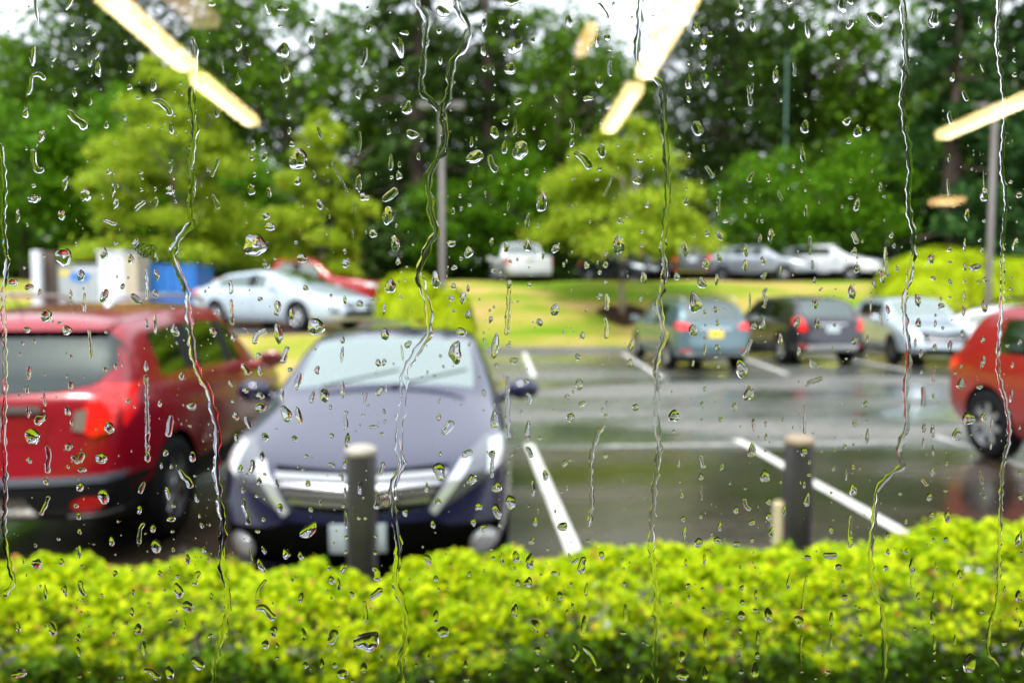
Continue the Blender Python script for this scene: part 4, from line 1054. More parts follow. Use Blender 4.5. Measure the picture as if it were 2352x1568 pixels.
for nm, a in (('frame_rail', (-1.16, 1.16, -.03, .06, .75, .82)), ('frame_rail', (-1.16, 1.16, -.03, .06, -.82, -.75)), ('frame_stile', (-1.16, -1.1, -.03, .06, -.75, .75)), ('frame_stile', (1.1, 1.16, -.03, .06, -.75, .75))):
    bm = bmesh.new(); box(bm, *a, .006); obj(nm, bm, M_FR, win)
M_WALL = mat('outer_wall', (.30, .26, .21), .8, noise=.1, nscale=2, bump=.3)
M_RWALL = mat('room_wall', (.016, .014, .012), .9, noise=.05)
M_RFLOOR = mat('room_floor', (.01, .009, .008), .8, noise=.2)
M_RCEIL = mat('room_ceiling', (.03, .027, .022), .9)
def wallbox(name, a, m):
    bm = bmesh.new(); box(bm, *a); return tag(obj(name, bm, m), kind='structure')
wallbox('outer_wall', (-12, -1.17, .20, .40, -.1, 4.0), M_WALL); wallbox('outer_wall', (1.17, 14, .20, .40, -.1, 4.0), M_WALL)
wallbox('outer_wall', (-1.17, 1.17, .20, .40, -.1, .96), M_WALL); wallbox('outer_wall', (-1.17, 1.17, .20, .40, 2.64, 4.0), M_WALL)
wallbox('room_wall', (-12, -11.8, -16, .198, 0, 3.8), M_RWALL); wallbox('room_wall', (13.8, 14, -16, .198, 0, 3.8), M_RWALL)
wallbox('room_wall', (-12, 14, -16.2, -16.002, 0, 3.8), M_RWALL)
wallbox('room_floor', (-12, 14, -16.2, .198, -.1, -.002), M_RFLOOR); wallbox('room_ceiling', (-12, 14, -16.2, .198, 3.802, 4.0), M_RCEIL)

def lampmat(name, col, st):
    m = mat(name, col, .5, emit=col, estr=st); m.cycles.emission_sampling = 'NONE'; return m
L_MAIN = lampmat('lit_tube_cover', (1.0, .76, .34), 8.5)
L_CORE = lampmat('lit_tube_core', (1.0, .86, .50), 17)
L_DIM = lampmat('dim_lamp_cover', (1.0, .62, .26), 4.5)
M_FIX = mat('fixture_metal', (.5, .45, .36), .5)
ZL = CAMH + 1.7
def tube_lamp(ua, va, ub, vb, wid, label, m=L_MAIN, core=L_CORE, z=ZL, name='ceiling_light'):
    a, b = mirror_hit(ua, va, z), mirror_hit(ub, vb, z); c = (a + b) / 2; d = b - a; L = d.length
    root = empty(name, c, math.atan2(d.y, d.x) , label=label, cat='ceiling light', group='lit ceiling lamps reflected in the pane')
    bm = bmesh.new(); box(bm, -L / 2, L / 2, -wid / 2, wid / 2, 0, .07, .012); o = obj('diffuser', bm, m, root)
    bm = bmesh.new(); box(bm, -L / 2 + .05, L / 2 - .05, -wid * .2, wid * .2, -.006, .0, .002); obj('tube', bm, core, root)
    bm = bmesh.new(); box(bm, -L / 2 - .01, L / 2 + .01, -wid / 2 - .006, wid / 2 + .006, .072, .10, .006); obj('housing', bm, M_FIX, root)
    for s in (-1, 1):
        bm = bmesh.new(); tube(bm, [Vector((s * L * .35, 0, .10)), Vector((s * L * .35, 0, 3.8 - z))], .008, 6); obj('hanger', bm, M_FIX, root)
tube_lamp(239, 0, 430, 166, .12, 'upper segment of the long lamp reflection at the top left')
tube_lamp(454, 192, 578, 290, .12, 'lower segment of the long lamp reflection at the top left')
tube_lamp(1620, -60, 1480, 182, .12, 'upper segment of the lamp reflection over the bright sky')
tube_lamp(1460, 212, 1398, 306, .12, 'lower segment of the lamp reflection over the bright sky')
tube_lamp(2372, 232, 2164, 320, .12, 'lamp reflection slanting across the right-hand lamp post')
tube_lamp(1361, 79, 1332, 133, .06, 'small dim lamp reflection left of the bright sky', L_DIM, L_DIM)
tube_lamp(2146, 468, 2204, 468, .30, 'small warm lamp reflection left of the right-hand lamp post', L_DIM, L_MAIN)
tube_lamp(395, 22, 462, 22, .55, 'broad dim lamp reflection at the top left edge', lampmat('faint_lamp_cover', (.9, .62, .36), 1.6), lampmat('faint_lamp_core', (.9, .66, .4), 2.2))
# ---------------------------------------------------------------- rain on the outer face of the pane
M_WATER = bpy.data.materials.new('rain_water'); M_WATER.use_nodes = True
n = M_WATER.node_tree.nodes; l = M_WATER.node_tree.links; n.remove(n['Principled BSDF'])
gl = n.new('ShaderNodeBsdfGlass'); gl.inputs['Roughness'].default_value = 0; gl.inputs['IOR'].default_value = 1.333
l.new(gl.outputs[0], n['Material Output'].inputs['Surface'])
PFI = PF.inverted(); CAM0 = Vector((0, 0, CAMH)); DAPP = D0 + TH / 1.52
def onpane(u, v):
    """pane coordinates (right, up) on the outer face of what shows at this pixel"""
    d = pdir(u, v); o = PFI @ CAM0; dl = PFI.to_3x3() @ d; t = (TH / 1.52 - o.y) / dl.y
    q = o + dl * t; return q.x, q.z
PX = DAPP / FPX                        # metres on the pane per pixel of the 2352-wide picture
GAP = TH + .00004
def drop_mesh(kind, w, h, ang, seed, tall=.36, pts=None):
    """closed lens of water lying on the pane: local x right, y outward, z up; w, h in metres"""
    r = random.Random(seed); V = []; F = []
    if kind == 'd':
        big = max(w, h) > .0022; n = 30 if big else 18; rings = 9 if big else 6
        h0 = tall * min(w, h) * r.uniform(.8, 1.1)
        tear = r.uniform(.0, .28) if h > w * 1.15 else r.uniform(-.05, .12)
        am = [r.uniform(0, .15), r.uniform(0, .12), r.uniform(0, .06)]; ph = [r.uniform(0, 6.28) for _ in range(3)]
        sag = r.uniform(.05, .22); ca, sa = math.cos(ang), math.sin(ang)
        pw = r.uniform(.72, 1.0); rip = [(r.uniform(1, 3.5), r.uniform(1, 3.5), r.uniform(0, 6), r.uniform(.02, .09 if big else .06)) for _ in range(3)]
        def xy(k, rho):
            a = 2 * math.pi * k / n
            q = 1 + am[0] * math.sin(2 * a + ph[0]) + am[1] * math.sin(3 * a + ph[1]) + am[2] * math.sin(5 * a + ph[2])
            x = math.cos(a) * q; z = math.sin(a) * q
            x *= 1 - tear * max(-1, z) * .9 if z > -.9 else 1 + tear * .8
            x *= .5 * w * rho; z = z * .5 * h * rho - sag * .5 * h * (1 - rho)
            return x * ca + z * sa, -x * sa + z * ca
        def ht(rho, x, z):
            s = (1 - rho * rho); y = h0 * max(0, s) ** pw
            for fx, fz, p, A in rip: y += h0 * A * math.sin(fx * x / w * 3 + fz * z / h * 3 + p) * max(0, s) ** .8
            return y
        x, z = xy(0, 0.0); V.append((x, ht(0, x, z), z))
        rr = [(i / rings) ** .8 for i in range(1, rings + 1)]
        for rho in rr:
            for k in range(n):
                x, z = xy(k, rho); V.append((x, ht(rho, x, z) if rho < 1 else 0, z))
        for k in range(n): F.append((0, 1 + (k + 1) % n, 1 + k))
        for i in range(rings - 1):
            for k in range(n):
                a = 1 + i * n + k; b = 1 + i * n + (k + 1) % n; F.append((a, b, b + n, a + n))
        base = [len(V) + k for k in range(n)]; V += [V[1 + (rings - 1) * n + k] for k in range(n)]
        F.append(tuple(base))
        return V, F
    # sweep along a spine
    P = [Vector((p[0], 0, p[1])) for p in pts]; S_ = []
    for i in range(len(P) - 1):                               # catmull-rom
        a, b, c, d = P[max(0, i - 1)], P[i], P[i + 1], P[min(len(P) - 1, i + 2)]
        m = max(2, int((c - b).length / (w * (.22 if kind == 'w' else .38))))
        for k in range(m):
            t = k / m; S_.append(.5 * ((2 * b) + (c - a) * t + (2 * a - 5 * b + 4 * c - d) * t * t + (3 * b - 3 * c + d - a) * t ** 3))
    S_.append(P[-1]); N = len(S_); nt_ = 11
    Ltot = sum((q - p).length for p, q in zip(S_, S_[1:])); s = 0; f1, f2, f3 = (r.uniform(0, 6.28) for _ in range(3))
    base = []; rough = .24 if kind == 'r' else .12
    for i, p in enumerate(S_):
        if i: s += (p - S_[i - 1]).length
        t = s / Ltot; T = (S_[min(N - 1, i + 1)] - S_[max(0, i - 1)]).normalized(); Nn = Vector((-T.z, 0, T.x))
        e = min(s, Ltot - s) / (w * .55); end = math.sqrt(max(0.0, 1 - max(0, 1 - e) ** 2)) if e < 1 else 1
        if i in (0, N - 1): end = .04
        wl = 1 + rough * math.sin(s / w * 1.3 + f1) + rough * .8 * math.sin(s / w * 3.1 + f2) + r.uniform(-.07, .07)
        wr_ = 1 + rough * math.sin(s / w * 1.7 + f3) + rough * .8 * math.sin(s / w * 2.7 + f1) + r.uniform(-.09, .09)
        bulb = 1 + (.25 * (t - .5) if kind == 'w' else .0)
        hh = tall * w * (1 + (.30 * math.sin(s / w * .35 + f2) + .10 * math.sin(s / w * 1.3 + f3)) * (1 if kind == 'r' else .6)) * end * bulb
        skew = .28 * math.sin(s / w * .8 + f1)
        for k in range(nt_):
            c = -math.cos(math.pi * k / (nt_ - 1)); wd = w * .5 * end * bulb * (wl if c < 0 else wr_)
            y = hh * (max(0, 1 - abs(c) ** 2.6) ** 1.05 * (1 + .6 * skew * c) if kind == 'r' else max(0, 1 - c * c) ** .72 * (1 + skew * c))
            q = p + Nn * (c * wd); V.append((q.x, y, q.z))
    for i in range(N - 1):
        for k in range(nt_ - 1):
            a = i * nt_ + k; F.append((a, a + 1, a + nt_ + 1, a + nt_))
    m0 = len(V)
    for i in range(N):
        a, b = V[i * nt_], V[i * nt_ + nt_ - 1]; V.append((a[0], 0, a[2])); V.append((b[0], 0, b[2]))
    for i in range(N - 1): F.append((m0 + 2 * i, m0 + 2 * i + 2, m0 + 2 * i + 3, m0 + 2 * i + 1))
    F.append(tuple(range(0, nt_))); F.append(tuple((N - 1) * nt_ + k for k in range(nt_))[::-1])
    return V, F
def to_mesh(name, V, F):
    me = bpy.data.meshes.new(name); me.from_pydata(V, [], F)
    bm = bmesh.new(); bm.from_mesh(me)
    # orient: cap outward, base toward the pane
    for f in bm.faces:
        f.normal_update(); c = f.calc_center_median(); flat = max(v.co.y for v in f.verts) < 1e-9
        if (f.normal.y < 0) != flat: f.normal_flip()
        f.smooth = not flat
    bm.to_mesh(me); bm.free(); me.materials.append(M_WATER); return me

TILES = {1: (0, 0), 2: (800, 0), 3: (1600, 0), 4: (0, 550), 5: (800, 550), 6: (1600, 550), 7: (0, 1067), 8: (800, 1067), 9: (1600, 1067)}
def tz(t, x, y):
    ox, oy = TILES[t]; return (ox + x / 2.61333) * .9408, (oy + y / 2.61333) * .9408
# drops: x, y, width, height, lean (degrees, foot to the right positive), read off tile by tile
DROPS = {
1: "240,80,30,160;448,25,42,90,-20;470,155,28,40,-20;565,165,30,42,-40;605,215,25,42,-30;570,275,25,32;480,300,28,52;215,360,42,130,-8;350,380,24,40,-40;625,355,24,62,-25;580,400,28,62,-25;495,435,26,42;630,445,40,105;835,445,40,55;980,540,44,90;830,558,42,38;805,275,30,34;885,625,32,22;480,590,32,58;583,650,22,48;682,800,30,48;800,748,22,38;270,870,46,80,-20;170,725,40,70,-15;220,1185,28,32;222,1268,84,58;550,1245,62,95;420,1170,36,92,-15;398,1372,54,64;118,1380,32,80,-8;700,1095,30,40;720,1215,32,95,-8;657,1255,20,34;742,1300,40,68,-20;905,1210,24,30;993,1205,20,30;998,1285,28,64;1088,1068,32,70;1088,1215,60,66,-30;900,1100,28,28;912,1140,18,18;1110,1140,20,18;1095,820,36,72,10;990,170,36,48;1525,160,38,46;1790,170,34,26;1808,55,74,40;1527,290,42,84;1580,290,18,22;1590,400,32,46;1505,415,20,20;1520,510,38,76;1810,325,78,105;1822,475,64,110;1828,560,18,18;1830,605,18,28;1843,745,28,34;1847,835,28,44;1617,930,36,60;1677,908,30,40;1610,1008,26,34;1692,1000,38,60,-20;1708,1092,20,30;1625,1115,25,36;1865,922,42,40;1905,1018,130,125;1900,1158,42,56;1995,135,34,38;1990,270,44,86;1385,725,28,56;1605,1210,50,80;2040,1305,44,66;1970,930,20,24;2040,850,24,84,15;2005,1110,22,46,10;1715,1225,34,70;1700,1380,48,48;785,15,34,28;1355,30,50,30",
2: "255,55,22,28;265,185,42,55;318,70,14,20;400,80,16,18;490,212,54,42;452,298,82,125,15;710,200,38,36;310,565,30,45;185,450,18,16;465,458,58,68,-35;720,385,30,58;510,690,66,90,-15;540,858,84,62,-8;600,895,22,26;330,672,20,18;195,605,34,58;193,790,20,24;390,840,24,44;403,1035,34,110;457,1050,22,38;455,1120,38,60;408,1132,26,26;580,998,26,50;198,1170,40,112;232,1258,62,54;385,1375,74,120;168,1325,18,60;733,78,86,72,-20;1170,15,92,60;998,160,38,80;1108,130,36,54;1190,150,58,68;1220,125,20,20;1272,168,20,20;1120,210,22,40;1080,205,14,14;1200,300,70,125,-55;1130,350,22,22;1310,258,32,40;992,320,34,85;1165,440,80,74;1000,440,34,40;1058,450,20,60;925,528,22,24;1068,543,14,14;1053,630,26,26;1213,650,52,48;1155,680,14,16;1155,730,14,28;1133,780,40,42;1065,750,14,14;915,760,18,22;1063,845,58,80;1137,850,20,40;1195,810,26,110;1248,842,32,38;1128,940,40,86;917,905,28,64;950,885,14,22;1228,960,98,130;1365,922,44,70;940,1000,108,88;1268,1098,34,48;1138,1048,12,16;908,1172,24,40;1113,1165,16,28;1005,1228,16,24;1383,1085,18,30;845,1250,22,28;905,1308,26,26;853,1328,24,26;800,1345,26,42;1152,1315,18,66;1130,1368,20,12;1275,1405,36,86,-8;1367,1285,66,136;1538,138,44,86;1720,188,18,16;1715,265,30,86;1660,300,18,28;1565,455,38,70;1783,243,46,50;1823,30,24,34;1800,322,30,15;1733,523,50,82;1575,592,24,40;1660,630,66,40;1457,625,16,66,20;1795,645,34,100;1735,702,12,12;1743,775,20,32;1743,815,14,16;1557,912,32,52;1747,962,54,96;1733,1075,28,36;1975,1150,54,60;1990,1022,44,38;1853,925,24,20;2015,848,20,24;2078,1075,16,26;1855,1070,14,14;1722,1145,22,18;2035,1308,32,40;1858,1405,28,40;1560,1308,12,12;1470,1340,12,12",
3: "230,45,14,60,15;85,75,24,22;120,55,24,14;258,188,64,84;350,222,36,44;232,285,20,26;303,285,50,76;210,402,24,34;306,418,38,56,-20;320,515,48,82;212,525,46,96;210,635,30,44;545,30,34,64;530,78,46,56;620,72,32,28;545,172,44,78;622,162,38,92;607,412,34,40;622,473,18,20;765,485,42,96;800,642,24,22;855,15,40,38;820,8,24,20;868,165,42,60;967,190,42,106;1185,40,56,96;1240,15,38,44;1110,190,44,80;1158,362,34,44;1465,105,36,34;1772,125,76,120;1888,155,34,30;2067,142,34,72;1895,70,14,20;2060,213,14,14;1943,355,22,38;1465,362,14,14;1890,498,34,60;2080,435,22,60,20;2283,480,34,36;2282,390,22,28;2190,350,26,38;2282,320,20,30;308,945,24,42;213,988,32,34;295,1160,20,26;195,1137,14,18;197,1198,18,26;195,1285,34,48;405,1315,34,142;413,1223,20,20;447,1412,36,28;335,1278,12,12;565,800,16,20;955,610,24,26;953,812,56,92;938,985,36,96;880,1062,26,24;932,1092,18,22;1220,775,60,54;1287,840,54,86;1355,822,30,30;1232,908,30,28;983,1150,10,10;1245,1155,18,30;720,1135,28,50;955,1215,20,20;577,1280,26,32;573,1378,14,36;680,1410,24,26;1433,1190,26,56;1458,1255,32,16;1243,1262,34,26;1283,1305,46,86,-15;960,1345,28,76;1870,1010,22,50;2092,1240,60,100;2262,1162,28,28;2315,1245,48,38;2260,1325,16,16;1983,1370,40,78;2092,1410,28,24;2300,1415,20,16;2015,1080,18,20;2090,1140,12,100;1045,1290,12,20",
4: "90,365,68,46;190,395,58,48;258,425,24,50;285,195,24,20;160,270,22,22;410,202,108,118;520,320,50,78;490,118,16,32;668,180,44,80;738,115,20,24;838,215,40,64;998,205,22,60;1000,315,36,76;993,435,32,62;785,390,30,45;820,335,20,18;668,450,58,86,-25;455,440,22,60;458,500,12,22;472,548,20,22;160,535,16,14;300,578,74,84;385,622,36,20;178,665,44,44;430,668,66,62;680,680,22,26;150,752,22,32;223,740,18,36;132,820,18,30;455,838,20,34;190,940,32,90,-8;290,950,12,20;740,900,28,38;672,920,32,34,-30;430,960,22,16;455,1018,36,60;180,1050,30,55;125,1085,18,22;287,1100,20,120;183,1192,26,76;435,1182,36,72;460,1255,22,44;262,1235,62,92,-62;212,1345,100,104,20;700,1290,58,90;820,1120,32,34;935,900,32,70;992,630,24,136;1103,525,24,26;1117,670,52,84;1130,750,18,26;1098,768,14,18;1360,680,50,62;1490,718,38,48;1068,660,14,20;1160,960,36,56,-15;1022,1135,28,48;1470,1005,30,40;1487,1122,26,26;1505,1215,38,64;1510,1355,34,56;1570,1050,42,46;1638,1018,18,40;1660,1085,40,64,50;1665,1160,72,68;1213,1278,24,22;1160,1265,14,16;1660,930,28,80;1628,128,155,145,25;1703,255,50,40;1758,215,30,14;1890,108,28,26;1932,212,74,66;1725,10,64,58;1950,400,42,38;1660,470,36,30;1863,565,34,78;1640,345,16,10;1398,540,16,20;2015,645,112,116,35;1778,690,62,130,6;1650,828,34,36;1605,860,16,16;2025,922,36,58,-10;1850,920,34,32;1902,995,42,120,-14;1800,1080,28,86;1992,1095,32,84,-15;2070,1082,66,90,15;2012,790,18,16;1825,1200,70,110,14;1905,1210,48,112,12;1690,1350,46,70,20;1880,1360,42,42;1560,658,20,14",
5: "110,165,24,38;118,240,56,68,-20;290,52,48,62;430,115,56,110,10;450,230,36,42;505,265,20,14;472,296,22,14;495,348,24,16;400,388,80,86;690,345,60,112,8;790,115,60,42;900,170,58,80;850,210,24,30;808,268,46,30;903,65,20,20;1045,105,32,50;1140,138,40,64;1275,128,60,76;1452,148,46,62;1165,230,26,26;1285,268,14,14;1375,190,20,50;1505,250,20,34;1057,288,34,32;1100,305,22,32;1285,378,26,34;1157,375,32,60;1650,255,38,48;1773,250,32,50;1722,235,18,26;1770,360,28,24;1735,300,30,32;1857,125,80,118;1775,180,26,30;2003,130,48,16;2003,40,28,24;2015,335,44,74;1995,467,26,30;1735,450,38,38;1450,538,60,78,-20;1352,618,40,56;1625,703,32,56,-8;1648,540,18,32;1060,520,18,22;1040,600,28,50,-10;895,400,24,48;803,388,32,42;790,465,40,38;862,460,36,90,-5;805,545,30,24;322,468,24,20;285,470,18,26;360,535,22,74;463,458,20,22;895,568,40,62;850,680,72,60,-15;905,758,20,30,-15;365,695,52,80;513,760,44,54;815,808,90,138,-8;1068,770,50,170,-6;475,810,16,105;720,833,24,22;738,900,18,24;682,958,26,20;600,968,14,14;322,875,38,50;360,872,30,50;420,882,14,20;305,945,14,12;968,970,22,22;1078,895,30,30;1190,862,66,42;1153,768,34,32;1270,998,40,34;1605,1012,50,78;1528,1095,36,40;1535,1018,12,12;1595,840,40,42;1755,850,14,18;1795,850,18,20;1755,885,16,14;1750,920,12,18;1930,875,34,55;1935,765,34,90,-20;1625,1138,58,36;1780,1135,20,40;1550,1225,54,60;1965,1160,48,50;1850,1118,14,10;375,1040,20,50;257,1148,20,18;225,1210,28,20;292,1285,66,28;360,1185,22,36;365,1250,20,28;345,1330,30,26;205,1275,14,22;125,1370,34,100;25,1340,32,38;95,1040,30,96;18,1158,24,34;712,1120,20,30;812,1108,22,14;852,1145,18,12;708,1222,34,48;995,1068,26,50,25;995,1180,12,14;1066,1235,54,126;1065,1140,12,20;1237,1190,18,44;1275,1300,38,110;1275,1360,32,40;1350,1358,36,32;1775,1215,26,40;110,475,24,60;95,730,32,50;92,820,26,100;205,500,48,48;160,60,14,70",
6: "188,150,40,94;135,325,44,54;322,245,48,76;407,208,34,48;408,65,40,74,20;330,52,32,46;248,68,18,20;205,345,20,14;295,367,64,72;390,345,24,84;253,490,86,128;240,668,58,84;383,535,26,50;387,470,20,24;316,553,22,34;395,620,24,42;320,637,18,22;384,693,10,10;316,718,24,22;397,775,34,50,15;316,790,20,78;385,840,24,24;240,878,20,42;398,902,28,30;315,1042,22,38,-20;548,918,80,118;596,1070,68,92;505,1157,38,64;298,1143,26,54;295,1238,18,20;118,1215,74,84;120,1315,28,26;417,1235,32,44;575,160,34,90;572,255,34,80;668,85,28,60;735,65,38,96;685,225,34,56;797,290,18,68;1000,250,22,60;1012,350,26,46;1265,165,46,50;1283,275,42,56;1502,62,34,40;1520,130,28,34;1570,138,12,12;1440,325,34,100,15;1392,370,26,72,10;1540,278,26,32;1250,428,54,90;1372,515,14,86;1480,535,28,62,15;1375,430,16,12;603,490,18,130;683,630,36,86,-8;625,642,50,44;1018,495,42,78;905,615,44,80,-18;1033,625,42,80;1142,638,22,26;795,725,38,76;913,800,28,62;907,690,14,14;700,743,22,12;1272,735,40,62,-20;1353,725,20,60;1228,800,26,18;1217,850,18,18;1343,832,18,24;1045,895,18,34;912,998,20,16;1061,402,14,14;1148,407,14,12;1338,1138,34,48;1333,985,14,14;1302,897,12,12;1347,1250,20,20;1268,1265,30,50;1350,1340,28,90;625,1270,22,100;703,1265,22,40;706,1348,22,52;1755,215,46,66;1770,338,34,34;1877,238,26,26;1877,360,32,34;1968,355,20,24;1968,125,24,80;1870,152,36,32;1970,265,26,52;2035,268,80,46;2102,345,32,40;2065,95,24,26;2078,160,22,36;2290,120,36,90,-15;2267,335,18,20;1670,478,38,100;1675,622,36,72;1783,577,16,16;1782,625,20,50;1830,655,26,24;1818,515,50,42;1875,460,24,16;1962,545,24,78;1966,450,20,60;2095,515,42,92;2262,405,24,26;2257,460,16,18;1957,688,30,46;1877,765,34,76;1780,780,32,52;1655,745,20,72;1692,815,26,62;2085,728,30,44;2240,765,30,20;2320,745,32,38;2085,870,32,90;1695,935,26,26;1910,942,22,18;1945,900,20,30;1945,1010,46,78,-10;1770,1092,20,50;2065,1030,40,34;2272,890,24,40;2265,1088,22,86;1992,1232,86,86;2090,1225,42,66;2140,1270,22,90;1918,1335,54,92,-8;1765,1310,30,100;1710,1290,32,70;1475,1200,10,10;2010,1335,20,16",
7: "215,12,80,50;195,145,32,40;440,60,50,46;650,132,80,72;945,125,40,76,-8;943,50,22,36;1060,98,34,50;1095,185,24,34;1032,180,20,42;1230,125,40,78;1245,245,24,18;1255,390,24,62,15;527,205,58,34;297,283,36,42;515,315,48,64;490,435,34,32;507,500,34,50;512,598,26,40;512,725,26,86;378,645,26,24;232,685,20,34;893,462,30,66;1072,355,32,90;1107,437,28,26;1095,520,58,42;1103,598,26,24;1108,712,22,36;665,375,72,108;980,580,38,58;717,660,38,64;1000,690,62,104;600,680,24,12;932,612,20,14;1275,500,20,28;1290,560,26,46,15;1302,715,32,56;1200,775,38,60;240,805,68,68;397,793,36,50;528,820,26,22;175,875,12,20;155,790,12,34;738,865,30,46;1022,865,30,46;848,838,12,26;1140,975,60,102;1135,885,26,28;1055,972,26,16;420,975,32,70;852,985,22,46;655,1005,26,24;295,980,22,110;1200,1075,70,78;1130,1108,14,22;845,1110,30,60;808,1185,32,22;1088,1168,34,28;1180,1190,18,70;1345,1262,34,30;340,1220,48,98,12;122,1205,28,70,10;505,1270,30,56;505,1365,30,80,10;885,1220,54,70;730,1250,24,28;920,1340,26,110;1170,1385,12,18;1085,1495,56,90;770,1525,40,24;512,1520,24,22;130,1500,100,60;1350,1010,20,50;1535,200,36,56;1673,120,36,66;1690,10,40,38;1655,280,38,50;1768,298,26,66;1690,235,26,22;1553,335,28,46;1640,372,30,28;1688,392,14,18;1955,120,34,26;1935,205,24,24;1965,297,36,50;1882,12,40,34;2043,415,18,34;1985,458,32,40;1787,450,40,60,-10;1683,522,26,36;1645,598,34,28;1972,590,80,136,-42;1602,755,20,110;1685,718,30,58,15;1667,815,46,92,25;1828,740,48,74,20;1920,755,34,58;1865,910,24,22;1748,1235,42,80;1695,1318,46,66;1770,1328,24,44;1920,1020,34,74;1938,1250,38,80;1950,1450,38,50;2055,1440,32,70;1770,1405,30,22",
8: "125,20,34,80,-15;22,172,46,24;112,172,30,70;92,255,22,54;248,212,12,14;208,320,28,110;112,345,18,80;103,437,28,30;118,525,24,124;120,638,32,28;308,630,26,26;198,515,26,28;240,515,26,26;115,730,24,24;305,738,30,28;100,830,44,76,-20;10,825,26,50;25,910,40,60;155,1000,30,46;70,935,24,90;258,1298,140,165,-55;95,1505,76,66;232,1465,42,72;45,1450,32,40;345,1405,16,40;495,480,40,52;672,555,32,58;687,607,12,12;712,215,88,108;717,105,24,36;630,320,28,70;538,345,12,10;922,268,70,68;1050,110,48,58;1080,318,64,80,15;963,442,50,62;1078,470,60,98;1168,412,70,92,12;930,540,32,60;995,575,48,58;1100,560,26,28;1310,330,30,110;1388,242,38,76,8;1155,152,22,20;1155,222,18,24;1325,535,38,60;1500,568,60,70,-15;1452,472,16,32;1305,660,34,56,-25;1342,470,10,34;1513,168,36,50;1490,352,24,18;1527,325,14,36;1770,120,34,36;1405,712,26,24;1200,760,48,78;1044,713,24,22;1057,770,32,20;1113,770,26,90;1193,832,20,22;1443,865,40,32;1477,872,16,24;1360,875,16,16;640,778,44,72,15;690,900,34,42;905,870,24,40,-20;997,850,12,36;708,968,18,26;1212,925,36,44;1280,925,50,80;1290,790,54,110;1747,752,38,56;1660,660,40,20;1880,780,18,28;1890,835,14,14;1553,937,20,28;1480,1008,34,64;1400,1028,18,32;1563,1075,22,38;1527,1115,16,50;1650,970,22,100;1195,1105,44,95;690,1140,38,84;735,1238,84,74;1325,1200,50,100;1635,1190,40,120;1340,1355,46,50;1335,1465,36,50;1900,1120,30,130;1885,1245,44,28;1915,1440,24,70;1890,935,24,34;645,1398,20,36;655,1455,14,18;665,1545,32,40;880,1445,28,56;885,1540,34,46;1033,1500,26,36,-20;1433,1445,18,34;1520,1550,18,22;2000,1540,18,40",
9: "290,253,38,42;293,355,18,100;148,165,20,60;422,190,24,56,-15;155,287,16,18;168,370,24,44;175,523,32,38;183,615,28,90;288,505,24,34;275,670,50,72;397,655,54,50;410,570,26,66;358,620,14,34;357,427,8,12;515,465,34,48;615,85,52,98,-8;700,88,20,18;698,248,64,84;570,328,24,20;720,410,34,48;722,505,36,56;738,605,34,76,-8;615,543,42,44,-20;615,655,26,36;520,680,44,40,15;820,470,24,70;798,285,20,26;945,95,46,60;980,158,22,36;978,240,30,34;948,305,18,50;965,398,40,95,-10;1058,90,18,20;1140,80,20,30;1208,60,24,44;1262,50,16,34;1257,190,26,40;1215,240,20,80;1135,200,22,36;1120,352,20,22;1120,413,12,14;1258,335,46,90;1130,525,18,22;1118,590,32,50;1345,20,18,50;1705,40,20,80;1765,80,22,80;1850,95,18,18;1855,165,22,34;1765,220,32,52;1865,255,22,18;1557,360,26,26;1743,380,40,52;1845,340,34,22;2095,378,26,30;2320,380,32,38;2318,232,30,38;1760,490,34,44;1857,505,36,84;1595,535,22,40;2135,50,14,70;1480,622,32,36,-20;1480,730,32,38;1598,725,24,50,-15;1522,705,10,10;1770,580,34,12;1850,650,34,34;1770,650,26,22;2312,645,40,108,-12;2330,737,24,34;1635,815,44,100;1628,920,14,80;1935,870,30,64,10;1467,832,34,42;1787,820,18,60;968,765,50,38;1165,825,46,48;848,920,26,110;1195,930,22,50;195,800,24,60;312,778,24,70;343,720,26,14;540,828,20,26;623,795,14,28;635,830,12,20;210,945,30,40;213,1018,24,26;300,965,24,28;302,905,14,14;550,960,34,44;553,1052,32,42;640,1000,22,70;803,1045,14,14;635,1102,38,28;462,1162,20,24;548,1132,48,64;720,1130,60,92;1120,1155,30,100;1205,1018,42,42;305,1095,24,40;320,1270,32,130;542,1235,24,36;652,1275,26,96;540,1330,18,16;535,1400,14,30;648,1385,32,50;168,1395,40,80;170,1510,82,90;315,1500,36,100;635,1480,52,100;545,1490,30,40;1118,1290,20,90;1283,1158,20,20;1308,1265,24,24;1095,1495,44,24;1600,1500,16,40;1650,1218,22,22;1835,1520,32,34;1672,1010,28,60;1775,1015,26,100;1890,1050,18,100;1895,940,12,34;2078,1110,36,24;1765,1150,38,100;1905,1285,16,80;1775,1300,22,100;1775,1365,26,32;1775,1415,22,24;2010,1328,16,16;1998,1435,84,142,-12;2218,1308,36,34;2310,1010,48,80;2222,965,18,50;2300,1095,18,30;2325,1195,32,60;2290,1165,22,20;2308,1480,34,24;2340,1345,40,100;1525,1022,18,14;1470,965,14,12"}
